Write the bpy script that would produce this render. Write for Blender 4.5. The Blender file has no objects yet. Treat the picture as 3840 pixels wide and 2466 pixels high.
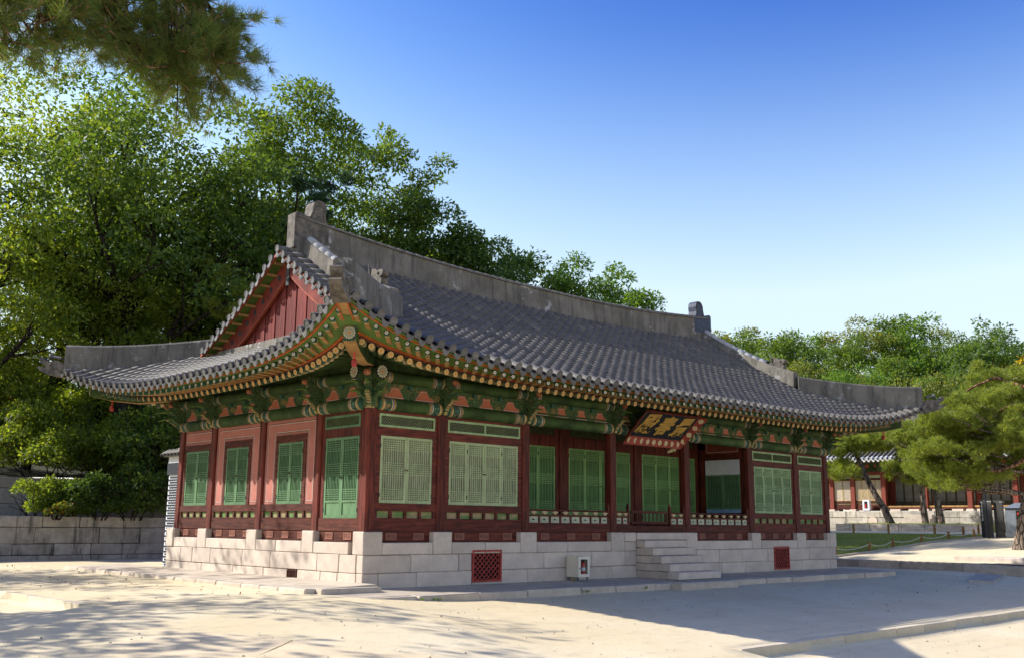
import bpy, math, random
import numpy as np
from mathutils import Vector, Matrix

SC = bpy.context.scene
COL = SC.collection
RAD = math.radians

# ------------------------------------------------------------------ camera
def make_camera():
    yaw, pit, roll = RAD(43.63510), RAD(11.09684), RAD(0.54123)
    fw = Vector((math.sin(yaw)*math.cos(pit), math.cos(yaw)*math.cos(pit), math.sin(pit)))
    r = Vector((math.cos(yaw), -math.sin(yaw), 0)); u = r.cross(fw)
    r2 = r*math.cos(roll)+u*math.sin(roll); u2 = u*math.cos(roll)-r*math.sin(roll)
    cd = bpy.data.cameras.new('camera'); co = bpy.data.objects.new('camera', cd); COL.objects.link(co)
    m = Matrix(((r2.x, u2.x, -fw.x, -12.9682), (r2.y, u2.y, -fw.y, -18.1780), (r2.z, u2.z, -fw.z, 0.1731), (0, 0, 0, 1)))
    co.matrix_world = m
    cd.sensor_fit = 'HORIZONTAL'; cd.sensor_width = 36; cd.lens = 35.051
    cd.clip_start = 0.05; cd.clip_end = 2000
    SC.camera = co
make_camera()
CAMP = Vector((-12.9682, -18.1780, 0.1731))

# ------------------------------------------------------------------ sky and sun
SUN = Vector((-0.92, 1.10, 1.0)).normalized()
ELEV = math.asin(SUN.z)
AZ = math.atan2(SUN.x, SUN.y)          # from +Y towards +X
w = bpy.data.worlds.new('World'); SC.world = w; w.use_nodes = True
nt = w.node_tree; nt.nodes.clear()
sky = nt.nodes.new('ShaderNodeTexSky'); sky.sky_type = 'NISHITA'; sky.sun_disc = False
sky.sun_elevation = ELEV; sky.sun_rotation = AZ
sky.air_density = 1.25; sky.dust_density = 0.35; sky.ozone_density = 3.5; sky.altitude = 50
bg = nt.nodes.new('ShaderNodeBackground'); bg.inputs['Strength'].default_value = 0.15
wo = nt.nodes.new('ShaderNodeOutputWorld')
# deepen the clear sky: one contrast curve per channel for the whole dome
sep = nt.nodes.new('ShaderNodeSeparateColor'); cmb = nt.nodes.new('ShaderNodeCombineColor')
nt.links.new(sky.outputs[0], sep.inputs[0])
def _m(op, a, b):
    x = nt.nodes.new('ShaderNodeMath'); x.operation = op
    nt.links.new(a, x.inputs[0]); x.inputs[1].default_value = b; return x.outputs[0]
for i, (ref, p, k) in enumerate(((2.1, 4.0, 1.85), (3.4, 3.1, 2.3), (5.0, 1.65, 2.55))):
    q = _m('DIVIDE', sep.outputs[i], ref)
    lo_s = _m('POWER', _m('MINIMUM', q, 1.0), p); hi_s = _m('MINIMUM', _m('MAXIMUM', q, 1.0), 8.0)
    x = nt.nodes.new('ShaderNodeMath'); x.operation = 'MULTIPLY'; nt.links.new(lo_s, x.inputs[0]); nt.links.new(hi_s, x.inputs[1])
    nt.links.new(_m('MULTIPLY', x.outputs[0], k), cmb.inputs[i])
# pale haze low in the sky, all round the horizon
tc = nt.nodes.new('ShaderNodeTexCoord'); sx = nt.nodes.new('ShaderNodeSeparateXYZ'); nt.links.new(tc.outputs['Generated'], sx.inputs[0])
mr = nt.nodes.new('ShaderNodeMapRange'); mr.interpolation_type = 'SMOOTHSTEP'; nt.links.new(sx.outputs[2], mr.inputs[0])
mr.inputs[1].default_value = math.sin(RAD(30)); mr.inputs[2].default_value = math.sin(RAD(7)); mr.inputs[3].default_value = 0; mr.inputs[4].default_value = .72
mx = nt.nodes.new('ShaderNodeMix'); mx.data_type = 'RGBA'; nt.links.new(mr.outputs[0], mx.inputs[0]); nt.links.new(cmb.outputs[0], mx.inputs[6])
mx.inputs[7].default_value = (1.16, 1.47, 1.84, 1)
nt.links.new(mx.outputs[2], bg.inputs[0]); nt.links.new(bg.outputs[0], wo.inputs[0])
ld = bpy.data.lights.new('sun', 'SUN'); ld.energy = 2.0; ld.angle = RAD(0.53); ld.color = (1.0, 0.97, 0.93)
lo = bpy.data.objects.new('sun', ld); COL.objects.link(lo)
lo.rotation_euler = (-SUN).to_track_quat('-Z', 'Y').to_euler(); lo.location = (-20, 30, 40)
vs = SC.view_settings
vs.view_transform = 'Standard'; vs.look = 'None'; vs.gamma = 1.0; vs.use_curve_mapping = False
vs.exposure = 1.84
SC.cycles.max_bounces = 6

# ------------------------------------------------------------------ helpers
WM = {}
def link(o, parent=None, M=None):
    COL.objects.link(o)
    if M is not None: o.matrix_basis = M
    WM[o.name] = o.matrix_basis.copy()
    if parent is not None:
        o.parent = parent
        o.matrix_parent_inverse = WM[parent.name].inverted()
    return o
def tag(o, label, cat, group=None):
    o['label'] = label; o['category'] = cat
    if group: o['group'] = group
    return o
def empty(name, loc, label=None, cat=None, group=None):
    o = bpy.data.objects.new(name, None); o.empty_display_size = 0.3
    link(o, None, Matrix.Translation(Vector(loc)))
    if label: tag(o, label, cat, group)
    return o
def inst(name, mesh, M, parent=None):
    return link(bpy.data.objects.new(name, mesh), parent, M)

class MB:
    """mesh builder; xf maps (u, n, z) to the world"""
    def __init__(s, xf=None, flip=False):
        s.v = []; s.f = []; s.m = []; s.xf = xf; s.flip = flip
    def add(s, vs_, fs, m=0):
        b = len(s.v)
        s.v += [s.xf(*p) for p in vs_] if s.xf else [tuple(p) for p in vs_]
        for f in fs:
            g = tuple(b+i for i in f)
            s.f.append(g[::-1] if s.flip else g); s.m.append(m)
        return s
    def box(s, x0, x1, y0, y1, z0, z1, m=0):
        if x0 > x1: x0, x1 = x1, x0
        if y0 > y1: y0, y1 = y1, y0
        return s.add([(x0,y0,z0),(x1,y0,z0),(x1,y1,z0),(x0,y1,z0),(x0,y0,z1),(x1,y0,z1),(x1,y1,z1),(x0,y1,z1)],
              [(0,3,2,1),(4,5,6,7),(0,1,5,4),(1,2,6,5),(2,3,7,6),(3,0,4,7)], m)
    def cbox(s, x0, x1, y0, y1, z0, z1, b=.015, m=0, rnd=None, j=0.0):
        """box with chamfered edges (24 verts), optional jitter"""
        vs_ = []
        jj = (lambda: (rnd.random()-.5)*2*j) if rnd else (lambda: 0)
        C = {}
        for ix, x, sx in ((0,x0,1),(1,x1,-1)):
            for iy, y, sy in ((0,y0,1),(1,y1,-1)):
                for iz, z, sz in ((0,z0,1),(1,z1,-1)):
                    dx, dy, dz = jj(), jj(), jj()
                    C[ix,iy,iz] = len(vs_)
                    vs_ += [(x+dx, y+sy*b+dy, z+sz*b+dz), (x+sx*b+dx, y+dy, z+sz*b+dz), (x+sx*b+dx, y+sy*b+dy, z+dz)]
        c = lambda a, k: C[a]+k
        fs = []
        for ax in range(3):
            for side in (0, 1):
                q = []
                for a, b2 in ((0,0),(1,0),(1,1),(0,1)):
                    t = [0,0,0]; t[ax] = side; t[(ax+1)%3] = a; t[(ax+2)%3] = b2
                    q.append(c(tuple(t), ax))
                fs.append(tuple(q) if side else tuple(q[::-1]))
        for ax in range(3):
            o1, o2 = (ax+1)%3, (ax+2)%3
            for a in (0,1):
                for b2 in (0,1):
                    t0 = [0,0,0]; t0[o1] = a; t0[o2] = b2; t1 = list(t0); t1[ax] = 1
                    t0, t1 = tuple(t0), tuple(t1)
                    q = (c(t0,o1), c(t0,o2), c(t1,o2), c(t1,o1))
                    fs.append(q if (a == b2) else q[::-1])
        for k, i in C.items():
            q = (i, i+1, i+2)
            fs.append(q[::-1] if (sum(k) % 2 == 0) else q)
        return s.add(vs_, fs, m)
    def prism(s, poly, axis, a, b, m=0):
        """poly: 2D list; axis 'x','y','z': extruded from a to b along it"""
        n = len(poly)
        def P(p, t):
            return (t, p[0], p[1]) if axis == 'x' else (p[0], t, p[1]) if axis == 'y' else (p[0], p[1], t)
        vs_ = [P(p, a) for p in poly]+[P(p, b) for p in poly]
        fs = [tuple(range(n))[::-1], tuple(range(n, 2*n))]+[(i, (i+1) % n, n+(i+1) % n, n+i) for i in range(n)]
        return s.add(vs_, fs, m)
    def tube(s, path, radii, n=8, m=0, caps=True, mats=None):
        path = [Vector(p) for p in path]
        if not hasattr(radii, '__len__'): radii = [radii]*len(path)
        base = len(s.v); vs_ = []
        T = [(path[min(i+1, len(path)-1)]-path[max(i-1, 0)]).normalized() for i in range(len(path))]
        up = Vector((0,0,1)) if abs(T[0].z) < .95 else Vector((1,0,0))
        X = T[0].cross(up).normalized()
        for p, r, t in zip(path, radii, T):
            X = (X - t*X.dot(t)).normalized(); Y = t.cross(X)
            for k in range(n):
                a = 2*math.pi*k/n
                q = p+X*(math.cos(a)*r)+Y*(math.sin(a)*r)
                vs_.append((q.x, q.y, q.z))
        for i in range(len(path)-1):
            fs = [(i*n+k, i*n+(k+1) % n, (i+1)*n+(k+1) % n, (i+1)*n+k) for k in range(n)]
            b = base
            if i == 0: s.add(vs_, [], 0)
            for f in fs:
                g = tuple(b+q for q in f); s.f.append(g[::-1] if s.flip else g); s.m.append(mats[i] if mats else m)
        if caps:
            L = (len(path)-1)*n
            for g, mm in ((tuple(base+k for k in range(n))[::-1], mats[0] if mats else m), (tuple(base+L+k for k in range(n)), mats[-1] if mats else m)):
                s.f.append(g[::-1] if s.flip else g); s.m.append(mm)
        return s
    def lathe(s, prof, c=(0,0,0), n=16, m=0):
        vs_ = []; fs = []
        for r, z in prof:
            for k in range(n):
                a = 2*math.pi*k/n; vs_.append((c[0]+r*math.cos(a), c[1]+r*math.sin(a), c[2]+z))
        for i in range(len(prof)-1):
            fs += [(i*n+k, i*n+(k+1) % n, (i+1)*n+(k+1) % n, (i+1)*n+k) for k in range(n)]
        fs += [tuple(range(n))[::-1], tuple(range((len(prof)-1)*n, len(prof)*n))]
        return s.add(vs_, fs, m)
    def mesh(s, name, mats, smooth=False, center=True):
        me = bpy.data.meshes.new(name)
        V = np.array(s.v, float)
        c = np.zeros(3)
        if center and len(V):
            lo_, hi = V.min(0), V.max(0); c = (lo_+hi)/2; c[2] = lo_[2]
            V = V-c
        assert max(max(f) for f in s.f) < len(V), name
        me.from_pydata(V.tolist(), [], s.f)
        for m in (mats if isinstance(mats, (list, tuple)) else [mats]): me.materials.append(m)
        if any(s.m): me.polygons.foreach_set('material_index', s.m)
        if smooth: me.polygons.foreach_set('use_smooth', [True]*len(s.f))
        me.update()
        return me, Vector(c)
    def build(s, name, mats, parent=None, smooth=False):
        me, c = s.mesh(name, mats, smooth)
        return link(bpy.data.objects.new(name, me), parent, Matrix.Translation(c))

# ------------------------------------------------------------------ materials
def srgb(r, g, b):
    f = lambda c: (c/255/12.92) if c/255 <= .04045 else ((c/255+.055)/1.055)**2.4
    return (f(r), f(g), f(b), 1)
class NT:
    def __init__(s, name):
        s.mat = bpy.data.materials.new(name); s.mat.use_nodes = True
        s.t = s.mat.node_tree; s.t.nodes.clear()
        s.out = s.n('ShaderNodeOutputMaterial')
    def n(s, typ, **kw):
        x = s.t.nodes.new(typ)
        for k, v in kw.items(): setattr(x, k, v)
        return x
    def l(s, a, b): s.t.links.new(a, b)
    def val(s, x, inp):
        if hasattr(x, 'links') or isinstance(x, bpy.types.NodeSocket): s.l(x, inp)
        else: inp.default_value = x
    def math(s, op, a, b=0.0, c=None, clamp=False):
        x = s.n('ShaderNodeMath', operation=op, use_clamp=clamp)
        s.val(a, x.inputs[0]); s.val(b, x.inputs[1])
        if c is not None: s.val(c, x.inputs[2])
        return x.outputs[0]
    def mix(s, f, a, b, mode='MIX'):
        x = s.n('ShaderNodeMix', data_type='RGBA', blend_type=mode)
        s.val(f, x.inputs[0]); s.val(a, x.inputs[6]); s.val(b, x.inputs[7])
        return x.outputs[2]
    def coord(s, which='Object', scale=(1,1,1)):
        tc = s.n('ShaderNodeTexCoord'); mp = s.n('ShaderNodeMapping')
        mp.inputs['Scale'].default_value = scale
        s.l(tc.outputs[which], mp.inputs[0]); return mp.outputs[0]
    def geo_pos(s, scale=(1,1,1)):
        g = s.n('ShaderNodeNewGeometry'); mp = s.n('ShaderNodeMapping'); mp.inputs['Scale'].default_value = scale
        s.l(g.outputs['Position'], mp.inputs[0]); return mp.outputs[0]
    def noise(s, co, scale, detail=4, rough=.6, out='Fac'):
        x = s.n('ShaderNodeTexNoise'); x.inputs['Scale'].default_value = scale
        x.inputs['Detail'].default_value = detail; x.inputs['Roughness'].default_value = rough
        s.l(co, x.inputs['Vector']); return x.outputs[out]
    def ramp(s, f, stops):
        x = s.n('ShaderNodeValToRGB'); e = x.color_ramp.elements
        while len(e) < len(stops): e.new(0.5)
        for k, (p, c) in enumerate(stops):
            e[k].position = p; e[k].color = c if len(c) == 4 else (*c, 1)
        s.l(f, x.inputs[0]); return x.outputs[0]
    def step(s, f, a, b):
        x = s.n('ShaderNodeMapRange'); x.interpolation_type = 'SMOOTHSTEP'
        s.l(f, x.inputs[0]); x.inputs[1].default_value = a; x.inputs[2].default_value = b
        return x.outputs[0]
    def rand(s):
        return s.n('ShaderNodeObjectInfo').outputs['Random']
    def finish(s, col, rough=.8, bump=None, bs=.2, bd=.01, spec=.3, metal=0, normal=None):
        p = s.n('ShaderNodeBsdfPrincipled')
        s.val(col, p.inputs['Base Color']); s.val(rough, p.inputs['Roughness'])
        p.inputs['Specular IOR Level'].default_value = spec; p.inputs['Metallic'].default_value = metal
        if bump is not None:
            b = s.n('ShaderNodeBump'); b.inputs['Strength'].default_value = bs; b.inputs['Distance'].default_value = bd
            s.l(bump, b.inputs['Height']); s.l(b.outputs[0], p.inputs['Normal'])
        s.l(p.outputs[0], s.out.inputs[0]); return s.mat
def c4(c): return tuple(c)+(1,) if len(c) == 3 else tuple(c)
def simple(name, col, rough=.75, var=.18, scale=6, orand=.15, stretch=(1,1,1), bump=.25, bd=.004, spec=.3, fine=40, dirt_or_shade=None, metal=0, pos=False):
    s = NT(name); col = c4(col)
    co = s.geo_pos(stretch) if pos else s.coord('Object', stretch)
    n1 = s.noise(co, scale, 6, .65); n2 = s.noise(co, fine, 3, .6)
    d = tuple(c*(1-var*1.4) for c in col[:3])+(1,); b = tuple(min(1, c*(1+var)) for c in col[:3])+(1,)
    c = s.mix(s.step(n1, .3, .7), d, b)
    if dirt_or_shade is not None:
        c = s.mix(s.math('MULTIPLY', s.step(s.noise(co, scale*.45, 5, .7), .5, .72), dirt_or_shade[1]), c, c4(dirt_or_shade[0]))
    f = s.math('MULTIPLY_ADD', s.rand(), 2*orand, 1-orand)
    f = s.math('MULTIPLY', f, s.math('MULTIPLY_ADD', n2, .3, .85))
    x = s.n('ShaderNodeVectorMath', operation='SCALE'); s.l(c, x.inputs[0]); s.l(f, x.inputs['Scale'])
    return s.finish(x.outputs[0], rough, n2, bump, bd, spec, metal)

M = {}
M['stone'] = simple('granite', (.56, .465, .375), .85, .10, 3, .10, bump=.5, bd=.006, fine=70, dirt_or_shade=((.30,.25,.20), .45))
M['stone_grey'] = simple('grey_granite', (.42, .36, .285), .85, .16, 3, .12, bump=.5, bd=.008, fine=60, dirt_or_shade=((.16,.15,.13), .6))
M['ledge'] = simple('ledge_granite', (.54, .45, .345), .85, .14, 2, .10, bump=.5, bd=.006, fine=60, dirt_or_shade=((.25,.24,.22), .4))
def wall_stone():
    s = NT('stained_granite'); co = s.geo_pos((1, 1, 1))
    base = s.mix(s.step(s.noise(co, 2.2, 6, .65), .3, .7), (.27,.25,.205,1), (.46,.42,.345,1))
    st = s.noise(s.geo_pos((3.2, 3.2, .35)), 1.0, 6, .7)
    c = s.mix(s.math('MULTIPLY', s.step(st, .53, .66), .75), base, (.045,.043,.038,1))
    f = s.math('MULTIPLY_ADD', s.rand(), .3, .85)
    x = s.n('ShaderNodeVectorMath', operation='SCALE'); s.l(c, x.inputs[0]); s.l(f, x.inputs['Scale'])
    return s.finish(x.outputs[0], .9, s.noise(co, 30, 4), .6, .012)
M['wall_stone'] = wall_stone()
M['kerb'] = simple('sandy_kerb_stone', (.62,.515,.355), .9, .10, 2, .06, bump=.5, bd=.006, fine=60)
def sand():
    s = NT('sandy_ground'); co = s.geo_pos()
    n1 = s.noise(co, .35, 6, .6); n2 = s.noise(co, 3.0, 6, .7); n3 = s.noise(co, 45, 4, .7)
    c = s.mix(s.step(n1, .3, .7), (.72,.585,.355,1), (.785,.665,.44,1))
    c = s.mix(s.math('MULTIPLY', s.step(n2, .48, .75), .35), c, (.56,.41,.225,1))
    c = s.mix(s.math('MULTIPLY', s.step(n3, .5, .8), .40), c, (.42,.33,.20,1))
    n4 = s.noise(co, 130, 3, .7)
    c = s.mix(s.math('MULTIPLY', s.step(n4, .56, .70), .45), c, (.33,.27,.18,1))
    tr = s.noise(s.geo_pos((.5, 2.2, 1)), 1.1, 5, .7)
    c = s.mix(s.math('MULTIPLY', s.step(tr, .52, .68), .30), c, (.50,.40,.26,1))
    h = s.math('ADD', s.math('MULTIPLY', n3, .6), s.math('MULTIPLY', n2, 1.2))
    h = s.math('ADD', h, s.math('MULTIPLY', n4, .5))
    return s.finish(c, .95, h, .7, .016, .15)
M['sand'] = sand()
M['red'] = simple('dark_red_paint', (.105, .018, .009), .65, .5, 2.2, .18, (6, 6, .7), .4, .004, .25, 25, dirt_or_shade=((.085,.032,.018), .5))
M['redh'] = simple('dark_red_boards', (.105, .019, .010), .65, .5, 2.2, .18, (.7, .7, 6), .4, .004, .25, 25, dirt_or_shade=((.085,.034,.02), .55))
M['brownred'] = simple('weathered_brown_red', (.085, .024, .014), .75, .4, 2.5, .18, (.8, .8, 7), .5, .004, .2, 25, dirt_or_shade=((.09,.055,.035), .6))
M['redgrate'] = simple('red_iron', (.36, .045, .032), .6, .25, 8, .05, bump=.2)
M['pink'] = simple('salmon_plaster', (.42, .155, .115), .85, .10, 1.5, .05, bump=.2, bd=.003, dirt_or_shade=((.42,.16,.12), .4))
M['green_pale'] = simple('weathered_pale_green_paint', (.36, .42, .22), .75, .18, 5, .08, (1,1,.4), .3, .003, .25, 50, dirt_or_shade=((.24,.26,.15), .5))
M['green_lt'] = simple('light_green_paint', (.27, .37, .18), .7, .16, 5, .08, (1,1,.4), .25, .003, .3, 50)
M['green_door'] = simple('green_paint', (.10, .19, .085), .65, .16, 5, .08, (1,1,.4), .25, .003, .3, 50)
M['green_vivid'] = simple('porch_lit_green_paint', (.17, .31, .10), .6, .14, 5, .06, (1,1,.4), .2, .003, .3, 50)  # brighter door green, the porch lighting is put into the colour
M['paper_white'] = simple('gap_shaded_window_paper', (.30, .285, .22), .9, .4, 3, .15, (9,9,.5), .1, dirt_or_shade=((.05,.05,.038), .85))  # dark streaks put the shade of the lattice gaps into the paper colour
M['paper_green'] = simple('green_backing_boards', (.05, .15, .07), .8, .35, 4, .1, (5,5,.5), .2)
M['paper_dark'] = simple('dark_green_backing', (.03, .10, .06), .8, .3, 4, .1)
M['white_panel'] = simple('white_papered_panel', (.62, .62, .60), .9, .06, 3, .05, bump=.1)
M['blue_panel'] = simple('pale_blue_panel', (.22, .36, .52), .8, .1, 3, .05, bump=.1)
M['black'] = simple('black_iron', (.02, .02, .02), .6, .2, 9, .05)
M['dark'] = simple('dark_void', (.012, .009, .008), .9, .2, 5, 0)
M['tile'] = simple('grey_roof_tile', (.135, .120, .100), .62, .16, 7, .10, bump=.35, bd=.004, spec=.4, fine=60, dirt_or_shade=((.10,.10,.105), .5))
M['tile_end'] = simple('grey_tile_end', (.125, .12, .113), .65, .2, 14, .25, bump=.9, bd=.012, spec=.35, fine=45)
def field_tile():
    s = NT('grey_roof_tile_field'); co = s.geo_pos()
    g = s.n('ShaderNodeNewGeometry'); ri = g.outputs['Random Per Island']
    c = s.ramp(ri, [(0, (.108,.097,.082)), (.5, (.132,.118,.099)), (.95, (.152,.135,.112)), (1, (.20,.165,.125))])
    n = s.noise(co, 9, 5, .65); n2 = s.noise(co, 60, 3)
    x = s.n('ShaderNodeVectorMath', operation='SCALE'); s.l(c, x.inputs[0]); s.l(s.math('MULTIPLY_ADD', n, .8, .6), x.inputs['Scale'])
    return s.finish(x.outputs[0], .62, n2, .35, .004, .35)
M['tile_field'] = field_tile()
M['pan'] = simple('valley_dark_pan_tile', (.022, .020, .018), .75, .3, 6, 0, bump=.4, bd=.006, pos=True, dirt_or_shade=((.06,.055,.05), .6))  # darkness of the valleys between tile rows is put into this colour
def plaster(name, c0, c1, white=.6):
    s = NT(name)
    co = s.geo_pos((1, 1, 1)); cs = s.geo_pos((4.5, 4.5, .5))
    c = s.mix(s.step(s.noise(co, 1.3, 6, .65), .3, .7), c4(c0), c4(c1))
    c = s.mix(s.math('MULTIPLY', s.step(s.noise(cs, 1.0, 5, .7), .47, .66), .75), c, (.075,.07,.06,1))
    wp = s.math('MULTIPLY', s.step(s.noise(s.geo_pos((1.3,1.3,1.6)), 1.6, 9, .78), .55, .58), s.step(s.noise(co, .35, 2), .44, .56))
    c = s.mix(s.math('MULTIPLY', wp, white), c, (.62,.62,.60,1))
    return s.finish(c, .9, s.noise(co, 25, 5, .7), .5, .01, .2)
M['plaster'] = plaster('weathered_ridge_plaster', (.13,.116,.093), (.225,.20,.163))
M['plaster_dark'] = plaster('dark_weathered_plaster', (.12,.109,.09), (.20,.18,.148), .3)
M['terracotta'] = simple('grey_fired_clay', (.125,.108,.088), .8, .4, 5, .05, bump=.8, bd=.02, fine=18, dirt_or_shade=((.24,.18,.12), .4))
# painted woodwork
GR = (.032, .060, .013); 
M['pgreen'] = simple('painted_green_wood', GR, .7, .3, 3, .08, (1,1,1), .3, .004, .25, 40, dirt_or_shade=((.10,.13,.04), .6))
M['pgreen_lt'] = simple('painted_light_green', (.085, .15, .026), .7, .2, 3, .05, bump=.2, dirt_or_shade=((.14,.2,.06), .5))
M['pteal'] = simple('painted_teal', (.03, .10, .06), .7, .2, 8, .05, bump=.2)
M['pochre'] = simple('painted_ochre', (.32, .17, .04), .7, .25, 8, .1, bump=.2)
M['pcream'] = simple('painted_cream', (.48, .36, .18), .75, .2, 8, .1, bump=.2)
M['porange'] = simple('painted_orange', (.40, .085, .014), .65, .2, 5, .05, bump=.2)
M['pblue'] = simple('painted_blue_grey', (.10, .14, .19), .7, .2, 8, .05, bump=.2)
M['psalmon'] = simple('painted_salmon', (.42, .125, .062), .8, .12, 4, .06, bump=.2)
M['pblack'] = simple('painted_black', (.013, .014, .012), .7, .2, 8, 0)
M['pwhite'] = simple('painted_white', (.62, .62, .54), .75, .1, 8, 0)
M['pbrown'] = simple('painted_brown', (.085, .030, .016), .7, .3, 5, .05)
M['wood'] = simple('bare_tan_wood', (.36, .20, .065), .75, .25, 4, .1, (1,1,1), .3)
def scroll(name, sc=11, base=(.018,.038,.012), line=(.11,.19,.07), accent=(.24,.075,.02)):
    s = NT(name); co = s.coord('Object')
    v = s.n('ShaderNodeTexVoronoi'); v.inputs['Scale'].default_value = sc; s.l(co, v.inputs['Vector'])
    nz = s.noise(co, sc*.7, 2)
    d = s.math('ADD', v.outputs['Distance'], s.math('MULTIPLY', nz, .25))
    wv = s.math('SINE', s.math('MULTIPLY', d, 26.0))
    c = s.mix(s.step(wv, .35, .75), c4(base), c4(line))
    c = s.mix(s.step(v.outputs['Distance'], .17, .12), c, c4(accent))
    c = s.mix(s.math('MULTIPLY', s.step(s.noise(co, sc*.35, 2), .56, .62), .5), c, (.30,.18,.06,1))
    return s.finish(c, .75, wv, .35, .006)
M['scroll'] = scroll('green_scroll_painting')
M['scroll2'] = scroll('teal_flower_painting', 9, (.014,.03,.018), (.08,.19,.12), (.45,.19,.03))
def flower(name, R0, petals, cen, outer, line, k=4, pet_edge=.92):
    s = NT(name); co = s.coord('Object')
    sp = s.n('ShaderNodeSeparateXYZ'); s.l(co, sp.inputs[0]); x, y = sp.outputs[0], sp.outputs[1]
    r = s.math('DIVIDE', s.math('SQRT', s.math('ADD', s.math('MULTIPLY', x, x), s.math('MULTIPLY', y, y))), R0)
    th = s.math('ARCTAN2', y, x)
    lobe = s.math('ABSOLUTE', s.math('COSINE', s.math('MULTIPLY', th, k)))
    edge = s.math('MULTIPLY_ADD', s.math('POWER', lobe, .5), .26, pet_edge-.26)
    c = s.mix(s.math('LESS_THAN', r, edge), c4(outer), c4(petals))
    gap = s.math('MULTIPLY', s.math('LESS_THAN', lobe, .30), s.math('LESS_THAN', r, edge))
    c = s.mix(s.math('MULTIPLY', gap, s.math('GREATER_THAN', r, .2)), c, c4(line))
    mid = s.math('MULTIPLY', s.math('GREATER_THAN', lobe, .93), s.math('MULTIPLY', s.math('GREATER_THAN', r, .3), s.math('LESS_THAN', r, .62)))
    c = s.mix(mid, c, c4(line))
    c = s.mix(s.math('LESS_THAN', r, .2), c, c4(cen))
    return s.finish(c, .8)
M['fl_raf'] = flower('rafter_flower', .069, (.58,.42,.18), (.45,.14,.025), (.05,.10,.05), (.52,.18,.03), 4, 1.0)
M['fl_white'] = flower('white_flower', .15, (.48,.44,.30), (.50,.16,.03), (.012,.016,.012), (.02,.03,.02), 6, .95)
M['fl_sq'] = flower('square_rafter_flower', .045, (.78,.78,.70), (.35,.12,.04), (.012,.02,.014), (.02,.03,.02), 3, .9)
M['fl_frame'] = flower('board_frame_flower', .085, (.50,.42,.25), (.45,.30,.09), (.50,.10,.055), (.45,.35,.16), 4, .95)
def glass():
    s = NT('pane_glass'); p = s.n('ShaderNodeBsdfPrincipled')
    p.inputs['Base Color'].default_value = (.9,.95,.95,1); p.inputs['Roughness'].default_value = .05
    p.inputs['Transmission Weight'].default_value = 1.0; p.inputs['IOR'].default_value = 1.1
    s.l(p.outputs[0], s.out.inputs[0]); return s.mat
M['glass'] = glass()
M['beige_metal'] = simple('beige_enamel', (.72, .64, .50), .45, .06, 3, 0, bump=.05)
M['grey_metal'] = simple('grey_enamel', (.15, .17, .19), .5, .1, 3, 0, bump=.05)
M['white_metal'] = simple('white_enamel', (.75,.75,.75), .5, .05, 3, 0, bump=.05)
M['sign_dark'] = simple('dark_sign_panel', (.055, .052, .046), .5, .15, 2, 0, bump=.05)
M['sign_black'] = simple('black_sign_edge', (.012,.016,.024), .5, .15, 2, 0, bump=.05)
M['ext_red'] = simple('extinguisher_red', (.55, .03, .025), .35, .1, 3, 0, bump=.02, spec=.5)
M['gold'] = simple('gold_lettering', (.50, .29, .055), .55, .15, 6, 0, bump=.1)
M['board_black'] = simple('black_lacquer_board', (.018, .020, .020), .5, .3, 4, 0, (1,8,1), .15)
M['rope'] = simple('white_rope', (.62,.60,.54), .9, .1, 20, 0)
M['post_wood'] = simple('fence_post_wood', (.28, .15, .05), .85, .3, 6, .2, (4,4,.6), .4)
M['brick'] = simple('black_brick', (.022,.026,.034), .8, .3, 8, .25, bump=.3)
M['mortar'] = simple('white_mortar', (.66,.68,.70), .9, .08, 8, 0, bump=.3)
def bark(name, c0, c1, sc=1.0):
    s = NT(name); co = s.geo_pos((5*sc, 5*sc, 1.2*sc))
    v = s.n('ShaderNodeTexVoronoi', feature='DISTANCE_TO_EDGE'); v.inputs['Scale'].default_value = 1.6; s.l(co, v.inputs['Vector'])
    n = s.noise(co, 3, 5)
    c = s.mix(s.step(v.outputs['Distance'], .02, .18), c4(tuple(x*.25 for x in c0)), s.mix(n, c4(c0), c4(c1)))
    return s.finish(c, .95, v.outputs['Distance'], .9, .06, .1)
M['bark'] = bark('dark_bark', (.028,.022,.018), (.055,.045,.036))
M['bark_pine'] = bark('pine_bark', (.17,.125,.095), (.30,.235,.18))
M['bark_red'] = bark('red_pine_bark', (.22,.11,.06), (.34,.20,.12))
def leaf(name, cols, trans=.45, tcol=None, rough=.55):
    s = NT(name)
    ri = s.n('ShaderNodeNewGeometry').outputs['Random Per Island']
    k = len(cols)-1
    c = s.ramp(ri, [(i/k, col) for i, col in enumerate(cols)])
    p = s.n('ShaderNodeBsdfPrincipled'); s.l(c, p.inputs['Base Color']); p.inputs['Roughness'].default_value = rough
    p.inputs['Specular IOR Level'].default_value = .35
    tr = s.n('ShaderNodeBsdfTranslucent')
    t2 = s.mix(1.0, c, c4(tcol or (1.9, 1.7, .55)), 'MULTIPLY'); s.l(t2, tr.inputs[0])
    ms = s.n('ShaderNodeMixShader'); ms.inputs[0].default_value = trans
    s.l(p.outputs[0], ms.inputs[1]); s.l(tr.outputs[0], ms.inputs[2]); s.l(ms.outputs[0], s.out.inputs[0])
    return s.mat
M['lf_deep'] = leaf('deep_green_leaves', [(.046,.090,.020), (.065,.120,.026), (.086,.148,.030), (.115,.175,.036)], .50)
M['lf_mid'] = leaf('mid_green_leaves', [(.062,.115,.023), (.087,.150,.029), (.115,.182,.033), (.152,.21,.04)], .50)
M['lf_yel'] = leaf('yellow_green_leaves', [(.097,.155,.024), (.133,.20,.030), (.173,.235,.034), (.23,.265,.042)], .56)
M['lf_auto'] = leaf('turning_leaves', [(.06,.12,.02), (.09,.15,.025), (.13,.16,.025), (.14,.17,.025), (.30,.10,.02)], .5)
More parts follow.
